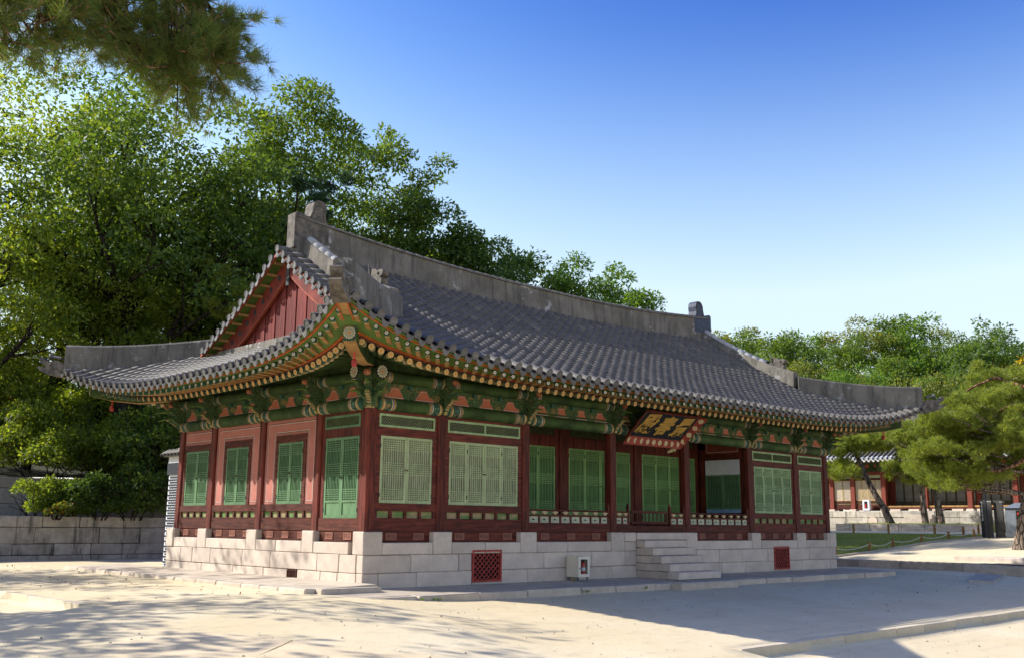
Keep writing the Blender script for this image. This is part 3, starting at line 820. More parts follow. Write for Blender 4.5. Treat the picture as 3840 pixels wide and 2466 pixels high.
# left wall ---------------------------------------------------------------
def wall_bay_L(i):
    u0, u1 = Y[i]+CW/2, Y[i+1]-CW/2
    fr = MB(left)
    if i == 0:
        base_zone(left, False, u0, u1, 'L', 0, M['brownred'], 2)
        a, b = .40, 1.745
        fr.box(u0, a, -.14, -.05, .285, 2.68); fr.box(b, u1, -.14, -.05, .285, 2.68)
        fr.box(a, b, -.14, -.048, 2.115, 2.32); fr.box(a, b, -.14, -.048, 2.62, 2.70)
        fr.build('frame', M['red'], HALL)
        leaves(left, False, a, b, .287, 2.113, 2, -.055, M['green_door'], M['paper_green'], panel=.28)
        diamond(left, False, a-.02, b+.05, 2.322, 2.618, -.045, M['green_door'], M['paper_green'])
    else:
        base_zone(left, False, u0, u1, 'L', {1: 6, 2: 6, 3: 4}[i], M['brownred'], 3 if i < 3 else 2)
        a, b = {1: (2.73, 3.85), 2: (5.345, 6.485), 3: (7.50, 8.83)}[i]
        j = .14
        if i < 3:
            fr.box(a-j, a, -.14, -.055, .62, 2.30); fr.box(b, b+j, -.14, -.055, .62, 2.30); fr.box(a, b, -.14, -.053, 2.108, 2.30)
            pk = MB(left); pk.box(u0, a-j-.002, -.16, -.075, .622, 2.70); pk.box(b+j+.002, u1, -.16, -.075, .622, 2.70); pk.box(a-j, b+j, -.16, -.075, 2.302, 2.70)
            w = pk.build('plaster_panel', M['pink'], HALL)
            for nm, mt, e, t in (('dark_line', M['pblack'], .075, .014), ('white_line', M['pwhite'], .098, .008)):
                ln = MB(left); p0, p1, z0, z1 = u0+e, u1-e, .64+e*.5, 2.685-e
                q0, q1, zq = a-j-e*.75, b+j+e*.75, 2.30+e*.75
                nn = -.0735 if nm == 'dark_line' else -.0732
                for r_ in ((p0, p0+t, z0, z1), (p1-t, p1, z0, z1), (p0+t, p1-t, z1-t, z1), (q0-t, q0, z0, zq), (q1, q1+t, z0, zq), (q0-t, q1+t, zq, zq+t), (p0+t, q0-t, z0, z0+t), (q1+t, p1-t, z0, z0+t)):
                    ln.box(r_[0], r_[1], -.09, nn, r_[2], r_[3])
                ln.build(nm, mt, w)
        else:
            fr.box(u0, a, -.14, -.05, .62, 2.11); fr.box(b, u1, -.14, -.05, .62, 2.11); fr.box(u0, u1, -.14, -.048, 2.11, 2.29)
            pk = MB(left); pk.box(u0, u1, -.16, -.075, 2.292, 2.70); w = pk.build('plaster_panel', M['pink'], HALL)
            for mt, e, t in ((M['pblack'], .05, .012), (M['pwhite'], .07, .008)):
                ln = MB(left); p0, p1, z0, z1 = u0+e, u1-e, 2.30+e, 2.685-e
                for r_ in ((p0, p0+t, z0, z1), (p1-t, p1, z0, z1), (p0+t, p1-t, z1-t, z1), (p0+t, p1-t, z0, z0+t)): ln.box(r_[0], r_[1], -.09, -.0735, r_[2], r_[3])
                ln.build('painted_line', mt, w)
        fr.build('frame', M['brownred'], HALL)
        leaves(left, False, a, b, .622, 2.108, 2, -.055, M['green_door'], M['paper_green'])
for i in range(4): wall_bay_L(i)
# back and right walls, plain boarded bays
for xf, fl, C, L in ((back, False, X, LX), (right, True, Y, LY)):
    for i in range(len(C)-1):
        u0, u1 = L-C[i+1]+CW/2, L-C[i]-CW/2
        mb = MB(xf, fl); mb.box(u0, u1, -.16, -.07, -.235, .62); mb.build('base_board', M['redh'], HALL)
        mb = MB(xf, fl); mb.box(u0, u1, -.16, -.08, .62, 2.7); mb.build('plaster_panel', M['pink'], HALL)
# porch --------------------------------------------------------------------
def porch():
    x0, x1 = X[2]+CW/2, X[5]-CW/2
    mb = MB(); mb.box(x0, x1, .14, 2.2, .10, .18); mb.build('porch_floor', M['brownred'], HALL)
    mb = MB(); mb.box(x0, x1, .0, 2.2, 3.0, 3.05); mb.build('porch_ceiling', M['pgreen'], HALL)
    # side walls of the porch
    for xx, s, vis in ((X[2], 1, False), (X[5], -1, True)):
        xf = (lambda u, n, z, xx=xx, s=s: (xx+s*(.10+n), u, z))
        fl = s > 0
        fr = MB(xf, fl); fr.box(.25, .345, -.1, 0, .18, 2.72); fr.box(1.70, 1.93, -.1, 0, .18, 2.72); fr.box(.345, 1.70, -.1, .002, 2.345, 2.55); fr.box(.345, 1.70, -.1, .002, .18, .62)
        fr.build('frame', M['red'], HALL)
        pk = MB(xf, fl); pk.box(.345, 1.70, -.12, -.02, 2.552, 3.0); w = pk.build('plaster_panel', M['redpanel'], HALL)
        ln = MB(xf, fl)
        for r_ in ((.42, .43, 2.60, 2.96), (1.62, 1.63, 2.60, 2.96), (.43, 1.62, 2.60, 2.61)): ln.box(r_[0], r_[1], -.03, -.0185, r_[2], r_[3])
        ln.build('painted_line', M['pwhite'], w)
        for a, b in ((.348, 1.021), (1.025, 1.697)):
            mb = MB(xf, fl); mb.box(a, b, -.05, -.004, .62, .738); mb.build('door_panel', M['blue_panel'], HALL)
            mb = MB(xf, fl); mb.box(a, b, -.05, -.004, 1.86, 2.343); mb.build('door_panel', M['white_panel'], HALL)
            leaf_door(xf, fl, a, b, .74, 1.858, -.002, M['green_door'], M['paper_dark'], dense=True, sw=.06)
    # inner wall
    for k in range(3):
        i = 2+k; c0, c1 = X[i], X[i+1]
        a, b = (c0+.27, c1-.31) if k else (c0+.30, c1-.30)
        fr = MB(inner, True)
        fr.box(c0+.125, a, -.12, -.03, .18, 3.0); fr.box(b, c1-.125, -.12, -.03, .18, 3.0); fr.box(a, b, -.12, -.028, 2.41, 2.70)
        fr.box(a, b, -.12, -.028, .18, .26)
        fr.build('frame', M['red'], HALL)
        leaves(inner, True, a+.005, b-.005, .262, 2.408, 4, -.035, M['green_vivid'], M['paper_dark'], panel=.20)
        diamond(inner, True, a, b, 2.702, 2.99, -.035, M['brownred'], M['dark'], 2)
    # floor beams, railings
    for i in (2, 4):
        u0, u1 = X[i]+CW/2, X[i+1]-CW/2
        mb = MB(front, True); mb.box(u0, u1, -.14, -.055, -.235, -.004); mb.build('vent_board', M['redh'], HALL)
        vents('F', u0+.1, u1-.1, 3)
        mb = MB(front, True); mb.box(u0, u1, -.14, -.03, .004, .175); mb.build('base_board', M['redh'], HALL)
        rail(u0+.0, u1-.0, 8)
    u0, u1 = X[3]+CW/2, X[4]-CW/2
    mb = MB(front, True); mb.box(u0, u1, -.16, .0, .004, .18); mb.build('base_board', M['brownred'], HALL)
    rail(u0, 9.0, 2, end=1); rail(10.86, u1, 2, end=-1)
    g = MB(front, True)
    g.box(9.105, 10.745, -.10, -.05, .53, .60); g.box(9.105, 10.745, -.10, -.05, .24, .30)
    for i in range(9): u = 9.20+(10.65-9.20)*i/8; g.box(u-.014, u+.014, -.088, -.062, .30, .53)
    g.box(9.107, 9.15, -.095, -.055, .30, .53); g.box(10.70, 10.743, -.095, -.055, .30, .53)
    g.build('porch_gate', M['brownred'], HALL)
def rail(u0, u1, k, end=0):
    mb = MB(front, True)
    mb.tube([(u0, -.075, .555), (u1, -.075, .555)], .024, 8); mb.box(u0, u1, -.11, -.04, .40, .445); mb.box(u0, u1, -.11, -.035, .185, .235)
    w = (u1-u0)/k
    for i in range(k+1):
        u = u0+w*i; mb.box(max(u0, u-.022), min(u1, u+.022), -.105, -.045, .235, .40)
    for u, on in ((u0+.02, end == -1), (u1-.02, end == 1), (u1-.06, end == 0), (u1-.03, end == -1)):
        if on: mb.box(u-.035, u+.035, -.12, -.04, .185, .72); mb.tube([(u, -.08, .72), (u, -.08, .79)], [.030, .036], 8)
    r = mb.build('railing', M['redh'], HALL)
    for i in range(k):
        a, b = u0+w*i+.026, u0+w*(i+1)-.026; c = (a+b)/2; n = -.075
        pm = MB(front, True); pm.box(a, b, n-.012, n, .237, .398); pm.build('rail_panel', M['railpanel'], r)
        ov = MB(front, True); hw = min(.062, (b-a)*.33)
        ov.add([(c-hw, n+.0015, .318), (c-hw*.5, n+.0015, .334), (c+hw*.5, n+.0015, .334), (c+hw, n+.0015, .318), (c+hw*.5, n+.0015, .302), (c-hw*.5, n+.0015, .302)], [(5,4,3,2,1,0)]); ov.build('slot', M['dark'], r)
        lo_ = MB(front, True); lo_.prism([(c-.025,.447),(c+.025,.447),(c+.045,.47),(c+.095,.485),(c+.105,.505),(c+.07,.525),(c,.535),(c-.07,.525),(c-.105,.505),(c-.095,.485),(c-.045,.47)], 'y', n-.025, n+.025)
        lo_.build('rail_lotus', M['pcream'], r)
M['railpanel'] = simple('pale_painted_rail_panel', (.46,.47,.33), .8, .25, 6, .12, bump=.2, dirt_or_shade=((.40,.30,.18), .5))
M['redpanel'] = simple('deep_red_plaster', (.24,.055,.028), .8, .15, 2, 0)
porch()

# ------------------------------------------------------------------ painted frieze, brackets and eaves
def band_beam(xf, flip, u0, u1, n, z, r, name, seg=12):
    """round beam with painted bands and flower patches at both ends"""
    L = u1-u0
    e = [(0, 0), (.03, 1), (.075, 2), (.10, 3), (.30, 4), (.325, 3), (.36, 5), (.405, 2), (.425, 1)]
    k = min(1.0, L*.42/.425)
    cuts = [c*k for c, _ in e]; ms = [m for _, m in e]
    us = [u0+c for c in cuts]+[u1-c for c in cuts[::-1]]
    mats = ms[1:]+[0]+ms[:0:-1]
    path = [(u, n, z) for u in us]
    mb = MB(xf, flip)
    rad = [r]*len(path); rad[0] = rad[-1] = r*.93
    mb.tube(path, rad, seg, 0, True, mats)
    return mb.build(name, [M['pgreen'], M['pteal'], M['pochre'], M['pcream'], M['scroll2'], M['pblue']], HALL, True)
def trapezoid(xf, flip, c, w, z0, z1, n, kind, d):
    """salmon field with dark and white outlines"""
    def poly(s):
        W = w/2-s; a, b = z0+s, z1-s*.9; t = w*.24-s*.35
        if kind == 0: return [(-W,a),(W,a),(W*.86,a+(b-a)*.25),(t*1.1,a+(b-a)*.55),(t,b),(-t,b),(-t*1.1,a+(b-a)*.55),(-W*.86,a+(b-a)*.25)]
        p = [(-W,a),(W,a),(W*.93,a+(b-a)*.33),(W*.45,a+(b-a)*.52),(W*.22,b),(-W*.42,b),(-W*.7,a+(b-a)*.5),(-W*.86,a+(b-a)*.25)]
        return p if kind == 1 else [(-x, z) for x, z in p[::-1]]
    mb = MB(xf, flip)
    for i, (s, mt, h) in enumerate(((0, 0, .0), (.022, 1, .003), (.032, 2, .006), (.040, 3, .009))):
        pl = [(c+x, z) for x, z in poly(s)]
        mb.prism(pl, 'y', n-.01, n+h, mt)
    return mb.build('salmon_panel', [M['psalmon'], M['pblack'], M['pwhite'], M['psalmon']], d)
def bracket(M4, corner=False, edge=True):
    sc = 1.28 if corner else 1.0
    def P(y, z): return (-y*sc, z)         # profile in local (y outward negative)
    body = MB(); t = .075
    pr = [(.10,2.72),(-.03,2.70),(-.12,2.78),(-.17,2.92),(-.30,2.97),(-.33,3.02),(-.24,3.06),(-.22,3.13),(-.36,3.19),(-.40,3.24),(-.30,3.28),(-.30,3.36),(-.42,3.42),(-.44,3.50),(-.36,3.56),(.16,3.56),(.16,2.72)]
    body.prism([(y*sc, z) for y, z in pr], 'x', -t, t)
    me, c = body.mesh('bracket', M['scroll']); b = inst('bracket', me, M4 @ Matrix.Translation(c), HALL)
    for k, (y0, z0, y1, z1, h) in enumerate(((-.20, 3.00, -.58, 3.01, .075), (-.22, 3.20, -.68, 3.22, .085))):
        mb = MB(); pts = []
        for i in range(7):
            s = i/6; y = y0+(y1-y0)*s; z = z0+h*math.sin(s*2.6)-.03*s
            pts.append((0, y*sc, z))
        rad = [.050*(1-.78*(i/6)) for i in range(7)]
        mb.tube(pts, rad, 6, 0); me, c = mb.mesh('tongue', M['pgreen_lt'], True); o = inst('bracket_tongue', me, M4 @ Matrix.Translation(c), b)
        WM[o.name] = M4 @ Matrix.Translation(c)
    mb = MB()
    for i in range(7 if edge else 1):
        s = i/6; y = (-.05-.30*s**1.5)*sc; z = 2.73+.30*s
        mb.box(-.045, .045, y-.045, y+.02, z-.022, z+.024)
    me, c = mb.mesh('carved_edge', M['ptan']); inst('carved_edge', me, M4 @ Matrix.Translation(c), b)
    mb = MB(); mb.lathe([(.02,-.07),(.07,-.05),(.085,0),(.07,.05),(.02,.07)], (0, -.42*sc, 3.44), 10); me, c = mb.mesh('knob', M['carve']); inst('carved_knob', me, M4 @ Matrix.Translation(c), b)
M['ptan'] = simple('painted_tan', (.34,.24,.10), .75, .3, 8, .1, bump=.3)
M['clay_dark'] = simple('dark_blue_fired_clay', (.045,.055,.085), .6, .3, 6, 0, bump=.4)
M['carve'] = simple('carved_red_ochre', (.30,.11,.05), .75, .4, 14, .1, bump=.9, bd=.02, fine=30)
def frieze(xf, flip, C, L, side):
    us = C if side in 'FL' else [L-c for c in C[::-1]]
    for i in range(len(us)-1):
        u0, u1 = us[i]+CW/2, us[i+1]-CW/2
        band_beam(xf, flip, u0-.02, u1+.02, .0, 2.822, .148, 'tie_beam')
        bd = MB(xf, flip); bd.box(u0-.1, u1+.1, -.10, -.02, 2.94, 3.34); d = bd.build('frieze_board', M['scroll'], HALL)
        if side in 'FL':
            w = u1-u0; k = max(2, int(round(w/.78)))
            for j in range(k):
                c = u0+w*(j+.5)/k; kind = 0 if 0 < j < k-1 else (2 if j == 0 else 1)
                trapezoid(xf, flip, c, .50 if kind == 0 else .60, 2.955, 3.23, -.018, kind, d)
                if j:
                    uu = u0+w*j/k
                    cb = MB(xf, flip); cb.prism([(uu-.05,3.30),(uu+.05,3.30),(uu+.038,3.21),(uu-.038,3.21)], 'y', -.02, .05); cb.build('bearing_block', M['pteal'], d)
        band_beam(xf, flip, u0-.12, u1+.12, .0, 3.445, .135, 'purlin')
frieze(front, True, X, LX, 'F'); frieze(left, False, Y, LY, 'L'); frieze(back, False, X, LX, 'B'); frieze(right, True, Y, LY, 'R')
for i, x in enumerate(X):
    if 0 < i < 7:
        bracket(Matrix.Translation((x, .0, 0)))
        bracket(Matrix.Translation((x, LY, 0)) @ Matrix.Rotation(math.pi, 4, 'Z'))
for y in Y[1:4]:
    bracket(Matrix.Translation((0, y, 0)) @ MAT_L); bracket(Matrix.Translation((LX, y, 0)) @ Matrix.Rotation(math.pi/2, 4, 'Z'))
for cx, cy, a in ((.06, .06, -45), (LX-.06, .06, 45), (.06, LY-.06, -135), (LX-.06, LY-.06, 135)):
    Mt = Matrix.Translation((cx, cy, 0))
    bracket(Mt @ Matrix.Rotation(RAD(a), 4, 'Z'), True)
    for da in (-45, 45): bracket(Mt @ Matrix.Rotation(RAD(a+da), 4, 'Z'), False, False)
# purlin ends crossing at the near corner
for xf, fl, L in ((front, True, LX), (left, False, LY)):
    for s in ((-1, 1) if xf is front else (-1, 1)):
        mb = MB(); mb.lathe([(.165, 0), (.165, .03)], (0, 0, 0), 20, 0); me, c = mb.mesh('purlin_end', M['fl_white'], center=False)
        if xf is front: Mx = Matrix.Translation((-.42 if s < 0 else LX+.42, 0, 3.47)) @ Matrix.Rotation(s*math.pi/2, 4, 'Y'); pth = [(.3 if s < 0 else LX-.3, 0, 3.47), (-.42 if s < 0 else LX+.42, 0, 3.47)]
        else: Mx = Matrix.Translation((0, -.42 if s < 0 else LY+.42, 3.47)) @ Matrix.Rotation(-s*math.pi/2, 4, 'X'); pth = [(0, .3 if s < 0 else LY-.3, 3.47), (0, -.42 if s < 0 else LY+.42, 3.47)]
        inst('purlin_end', me, Mx, HALL)
        pm = MB(); pm.tube(pth, .15, 14); pm.build('purlin', M['pgreen'], HALL, True)

# ---- roof geometry functions
EC = 2.72                                   # corner overhang
HX, HY = XC+EC, YC+EC
def eF(t): a = abs(t); return (XC+t*HX, -(2.0+.68*a**4), 3.66+.95*a**6)
def eL(t): a = abs(t); return (-(2.06+.64*a**3), YC+t*HY, 3.66+.95*a**3.5)
def rF(t): a = abs(t); return (XC+t*(XC+1.80), -(1.15+.65*a**4), 3.40+.44*a**6)
def rL(t): a = abs(t); return (-(1.20+.60*a**3), YC+t*(YC+1.80), 3.40+.44*a**3.5)
def bF(t): a = abs(t); return (XC+t*(XC+2.45), -(1.74+.70*a**4), 3.475+.86*a**6)
def bL(t): a = abs(t); return (-(1.80+.64*a**3), YC+t*(YC+2.45), 3.475+.86*a**3.5)
def mir(p, side):
    x, y, z = p
    return (x, y, z) if side in 'FL' else (x, LY-y, z) if side == 'B' else (LX-x, y, z)
def fprof(u): return .76*u+.24*u*u
def zF(x, y):
    t = (x-XC)/HX; ex, ey, ez = eF(max(-1, min(1, t)))
    s = min(1.05, abs(x-XC)/9.5); zt = 7.10+.32*s**3
    u = (y-ey)/(4.45-ey)
    return ez+(zt-ez)*fprof(u)
def zL(x, y):
    t = (y-YC)/HY; ex, ey, ez = eL(max(-1, min(1, t)))
    d = x-ex; return ez+.40*d+.008*d*d
HC0 = Vector((-EC+.02, -EC+.04)); HN = Vector((.95, .50))
def hip_y(x): return HC0.y+(x-HC0.x)*(HN.y-HC0.y)/(HN.x-HC0.x)
def hip_x(y): return HC0.x+(y-HC0.y)*(HN.x-HC0.x)/(HN.y-HC0.y)
GX = .95                                     # plane of the gable

ROOF = None
def roof_base():
    global ROOF
    mb = MB()
    def sheet(P, nu, nv, off=-.05, side='F', m=0):
        V = []
        for i in range(nu+1):
            for j in range(nv+1):
                q = P(i/nu, j/nv); V.append(mir((q[0], q[1], q[2]+off), side))
        F = [(i*(nv+1)+j, (i+1)*(nv+1)+j, (i+1)*(nv+1)+j+1, i*(nv+1)+j+1) for i in range(nu) for j in range(nv)]
        mb.add(V, F, m)
    def PF(a, b):
        x = -EC+a*2*HX if False else XC+(2*a-1)*HX
        ex, ey, ez = eF(2*a-1)
        ye = 4.60 if GX <= x <= LX-GX else hip_y(x if x < XC else LX-x)
        y = ey+(ye-ey)*b
        return (x, y, zF(x, y))
    def PL(a, b):
        ex, ey, ez = eL(2*a-1); y = ey
        xe = GX if HN.y <= y <= LY-HN.y else hip_x(y if y < YC else LY-y)
        x = ex+(xe-ex)*b
        return (x, y, zL(x, y))
    for s in 'FB': sheet(PF, 96, 14, -.045, s)
    for s in 'LR': sheet(PL, 60, 8, -.045, s)
    # soffits: rafters' boards and flying-rafter boards
    def soff(A, B, za, zb, nu, s):
        V = []
        for i in range(nu+1):
            t = 2*i/nu-1; a = A(t); b = B(t)
            V += [mir((a[0], a[1], a[2]+za), s), mir((b[0], b[1], b[2]+zb), s)]
        mb.add(V, [(2*i, 2*i+1, 2*i+3, 2*i+2) for i in range(nu)], 1)
    for s in 'FB':
        soff(lambda t: (XC+t*(XC-.3), .35, 3.98), rF, 0, .085, 60, s); soff(rF, eF, .13, -.10, 60, s)
    for s in 'LR':
        soff(lambda t: (.35, YC+t*(YC-.3), 3.98), rL, 0, .085, 40, s); soff(rL, eL, .13, -.10, 40, s)
    ROOF = mb.build('roof', [M['pan'], M['pgreen_lt']], HALL, True)
roof_base()

def strip(A, name, mat, z0, z1, w, sides='FBLR', nu=56, off=0.0):
    """continuous board along an eave line"""
    for s in sides:
        f = A[0] if s in 'FB' else A[1]
        V = []; mb = MB()
        for i in range(nu+1):
            t = 2*i/nu-1; x, y, z = f(t)
            if s in 'FB': q = [(x, y-off, z+z0), (x, y-off, z+z1), (x, y-off+w, z+z1), (x, y-off+w, z+z0)]
            else: q = [(x-off, y, z+z0), (x-off, y, z+z1), (x-off+w, y, z+z1), (x-off+w, y, z+z0)]
            V += [mir(p, s) for p in q]
        F = [(4*i+k, 4*i+(k+1) % 4, 4*i+4+(k+1) % 4, 4*i+4+k) for i in range(nu) for k in range(4)]+[(0,1,2,3), (4*nu+3, 4*nu+2, 4*nu+1, 4*nu)]
        mb.add(V, F); mb.build(name, mat, ROOF)
strip((rF, rL), 'orange_eave_strip', M['porange'], .10, .165, .06, off=.06)
strip((rF, rL), 'brown_eave_strip', M['pbrown'], .065, .098, .06, off=.02)
strip((bF, bL), 'green_eave_strip', M['pgreen_lt'], .055, .135, .05, off=.06)
strip((eF, eL), 'red_tile_batten', M['porange'], -.135, -.06, .05, off=-.09)

# ---- rafters
def frame_mat(p, d, up=Vector((0,0,1))):
    d = d.normalized(); x = up.cross(d)
    if x.length < 1e-4: x = Vector((1,0,0))
    x.normalize(); y = d.cross(x)
    return Matrix(((x.x, y.x, d.x, p.x), (x.y, y.y, d.y, p.y), (x.z, y.z, d.z, p.z), (0, 0, 0, 1)))
def round_rafter_mesh(L):
    mb = MB(); r = .068; n = 12
    mb.tube([(0,0,0), (0,0,-.16), (0,0,-.30), (0,0,-L)], [r, r*1.02, r*1.04, r*1.1], n, 0, False, [2, 3, 1])
    b = len(mb.v); mb.add([(r*math.cos(2*math.pi*k/n), r*math.sin(2*math.pi*k/n), 0.0) for k in range(n)], [tuple(range(n))], 0)
    me, c = mb.mesh('rafter', [M['fl_raf'], M['pgreen'], M['scroll2'], M['pcream']], center=False); return me
def square_rafter_mesh(L):
    mb = MB(); a = .045
    mb.box(-a, a, -a, a, -.10, -.0, 1); mb.box(-a, a, -a, a, -.16, -.10, 2); mb.box(-a, a, -a, a, -L, -.16, 3)
    mb.add([(-a,-a,.002),(a,-a,.002),(a,a,.002),(-a,a,.002)], [(0,1,2,3)], 0)
    me, c = mb.mesh('flying_rafter', [M['fl_sq'], M['pteal'], M['pcream'], M['wood']], center=False); return me
RR, SR = round_rafter_mesh(1.9), square_rafter_mesh(.75)
def rafters():
    for s, f, g, half, n in (('F', rF, bF, XC, 82), ('L', rL, bL, YC, 44), ('B', rF, bF, XC, 82), ('R', rL, bL, YC, 44)):
        for i in range(n):
            t = (2*(i+.5)/n-1)*.985
            p = Vector(f(t)); q = Vector(g(t))
            if s in 'FB':
                ax = max(.75, min(LX-.75, p.x)); a = Vector((ax, .55 if ax == p.x else .75, 4.0))
            else:
                ay = max(.75, min(LY-.75, p.y)); a = Vector((.55 if ay == p.y else .75, ay, 4.0))
            p, q, a = (Vector(mir(v, s)) for v in (p, q, a))
            inst('rafter', RR, frame_mat(p, (p-a)), ROOF)
            d2 = (q-(p+Vector((0,0,.14)))); d2.z *= .6
            inst('flying_rafter', SR, frame_mat(q, d2), ROOF)
rafters()
def corner_rafters():
    for sx, sy in ((0,0), (1,0), (0,1), (1,1)):
        mp = lambda p: Vector((LX-p[0] if sx else p[0], LY-p[1] if sy else p[1], p[2]))
        def beam(name, pts, w, h, mats, endm=None, par=ROOF):
            mb = MB(); V = []
            for (k, z0, z1) in pts:
                c = Vector((k, k, 0)); sd = Vector((.7071, -.7071, 0))*w
                for s, z in ((-1, z0), (1, z0), (1, z1), (-1, z1)): 
                    q = c+sd*s; V.append(tuple(mp((q.x, q.y, z))))
            n = len(pts)
            for i in range(n-1):
                for j, m in ((0, 0), (1, 1), (2, 1), (3, 1)):
                    mb.add([], []); mb.f.append((4*i+j, 4*i+(j+1) % 4, 4*i+4+(j+1) % 4, 4*i+4+j)); mb.m.append(m)
            mb.v = V
            mb.f += [(0,1,2,3), (4*n-1, 4*n-2, 4*n-3, 4*n-4)]; mb.m += [1, 2]
            return mb.build(name, mats, par)
        beam('corner_rafter', [(1.0, 3.75, 4.15), (-.2, 3.60, 3.92), (-.9, 3.52, 3.86), (-1.5, 3.60, 3.92), (-1.88, 3.72, 4.03)], .13, .3, [M['wood'], M['pgreen'], M['scroll2']])
        beam('upper_corner_rafter', [(-.6, 4.0, 4.3), (-1.7, 4.04, 4.30), (-2.25, 4.20, 4.44), (-2.66, 4.36, 4.60)], .115, .24, [M['wood'], M['pgreen'], M['pteal']])
        for s in (-1, 1):
            b2 = MB()
            V = []
            for k, z in ((-1.95, 4.085), (-2.25, 4.185), (-2.62, 4.335)):
                c = Vector((k, k, 0)); sd = Vector((.7071, -.7071, 0))
                for o in (.085, .118): q = c+sd*o*s; V.append(tuple(mp((q.x, q.y, z-.012+.0))))
            b2.add(V, [(0,1,3,2), (2,3,5,4)]); b2.build('painted_line', M['porange'], ROOF)
        p = mp((-1.90, -1.90, 3.875)); d = mp((-2.9, -2.9, 4.0))-p
        mb = MB(); mb.lathe([(.12, 0), (.12, .02)], (0,0,0), 20); me, c = mb.mesh('rafter_flower', M['fl_white'], center=False); inst('corner_rafter_flower', me, frame_mat(p, d), ROOF)
        # clay dragon head sleeve on the tip
        mb = MB()
        prof = [(-2.48, 4.30), (-2.55, 4.27), (-2.80, 4.34), (-2.98, 4.46), (-3.06, 4.56), (-3.02, 4.60), (-2.90, 4.55), (-2.87, 4.58), (-2.99, 4.70), (-3.03, 4.82), (-2.96, 4.86), (-2.88, 4.76), (-2.78, 4.72), (-2.66, 4.76), (-2.56, 4.72), (-2.48, 4.66)]
        n = len(prof); V = []
        for sgn in (-1, 1):
            for k, z in prof:
                tap = 1-.35*max(0, (-2.6-k)/.5)
                c = Vector((k, k, 0)); q = c+Vector((.7071, -.7071, 0))*.165*sgn*tap; V.append(tuple(mp((q.x, q.y, z))))
        mb.add(V, [tuple(range(n)), tuple(range(2*n-1, n-1, -1))]+[(i, n+i, n+(i+1) % n, (i+1) % n) for i in range(n)])
        hd = mb.build('corner_dragon_head', M['terracotta'], ROOF)
        for sgn in (-1, 1):
            eb = MB(); c = Vector((-2.76, -2.76, 0))+Vector((.7071, -.7071, 0))*.15*sgn; q = mp((c.x, c.y, 4.63))
            eb.lathe([(.01,-.045),(.04,-.02),(.045,0),(.04,.02),(.01,.045)], tuple(q), 10); 
            for i in range(4):
                cc = Vector((-2.52-.035*i, -2.52-.035*i, 0))+Vector((.7071, -.7071, 0))*.163*sgn; q2 = mp((cc.x, cc.y, 4.38+.05*i)); eb.lathe([(.005,-.03),(.02,0),(.005,.03)], tuple(q2), 6)
            eb2 = eb.mesh('head_detail', M['terracotta'], True); inst('head_carving', eb2[0], Matrix.Translation(eb2[1]), ROOF)
corner_rafters()

# ---- tiles
TL, TR = .30, .094
def tile_geo(n=6, r=TR, L=TL+.03):
    """half-round cover tile lying along +Y, arched to +Z, slightly narrower at its upper end"""
    V = []
    for y, rr in ((0, r), (L, r*.91)):
        for k in range(n+1):
            a = math.pi*k/n; V.append((-math.cos(a)*rr, y, math.sin(a)*rr*.92))
    F = [(k, k+1, n+2+k, n+1+k) for k in range(n)]
    ri = r*.80
    b = len(V)
    for k in range(n+1):
        a = math.pi*k/n; V.append((-math.cos(a)*ri, 0.004, math.sin(a)*ri*1.05))
    F += [(b+k, b+k+1, k+1, k) for k in range(n)]
    return V, F
TV, TF = tile_geo()
tm = bpy.data.meshes.new('round_tile'); tm.from_pydata(TV, [], TF); tm.materials.append(M['tile']); tm.polygons.foreach_set('use_smooth', [True]*len(TF)); tm.update()
TVn = np.array(TV)
# end pieces
def end_tile_mesh():
    mb = MB(); V, F = tile_geo(8, TR, .30); mb.add(V, F, 0)
    r = TR*1.06; n = 16
    for i, (yy, rr_) in enumerate(((0, r), (-.028, r))):
        mb.add([(math.cos(2*math.pi*k/n)*rr_, yy+ (.02 if 0 else 0), .012+math.sin(2*math.pi*k/n)*rr_) for k in range(n)], [tuple(range(n)) if i == 0 else tuple(range(n))[::-1]], 1)
    b = len(mb.v)-2*n
    mb.f += [(b+k, b+(k+1) % n, b+n+(k+1) % n, b+n+k) for k in range(n)]; mb.m += [1]*n
    # raised rim and boss
    for ri, ro, y in ((r*.78, r, -.036),):
        V = []
        for k in range(n):
            c, s = math.cos(2*math.pi*k/n), math.sin(2*math.pi*k/n)
            V += [(c*ro, -.0285, .012+s*ro), (c*ro*.97, y, .012+s*ro*.97), (c*ri, y, .012+s*ri), (c*ri*.95, -.0285, .012+s*ri*.95)]
        F = []
        for k in range(n):
            k2 = (k+1) % n
            for j in range(3): F.append((4*k+j, 4*k+j+1, 4*k2+j+1, 4*k2+j))
        mb.add(V, F, 1)
    me, c = mb.mesh('round_end_tile', [M['tile'], M['tile_end']], center=False); return me
def drip_mesh(w=.26, h=.115):
    mb = MB(); n = 8; V = []
    for y in (0, -.018):
        for k in range(n+1):
            s = 2*k/n-1; x = s*w/2
            V += [(x, y-.03*(1-s*s), -.055*(1-s*s)), (x*.94, y-.05*(1-s*s), -.055*(1-s*s)-h*(1-s*s)**.45-.004)]
    m = 2*(n+1)
    F = [(2*k, 2*k+1, 2*k+3, 2*k+2) for k in range(n)]+[(m+2*k+2, m+2*k+3, m+2*k+1, m+2*k) for k in range(n)]
    F += [(2*k+1, m+2*k+1, m+2*k+3, 2*k+3) for k in range(n)]
    # pan running back under the row
    b = len(V)
    for y in (0, .30):
        for k in range(n+1):
            s = 2*k/n-1; V.append((s*w/2, y, -.055*(1-s*s)+.004))
    F += [(b+k, b+k+1, b+n+2+k, b+n+1+k) for k in range(n)]
    mb.add(V, F); me, c = mb.mesh('drip_tile', M['tile_end'], center=False); return me
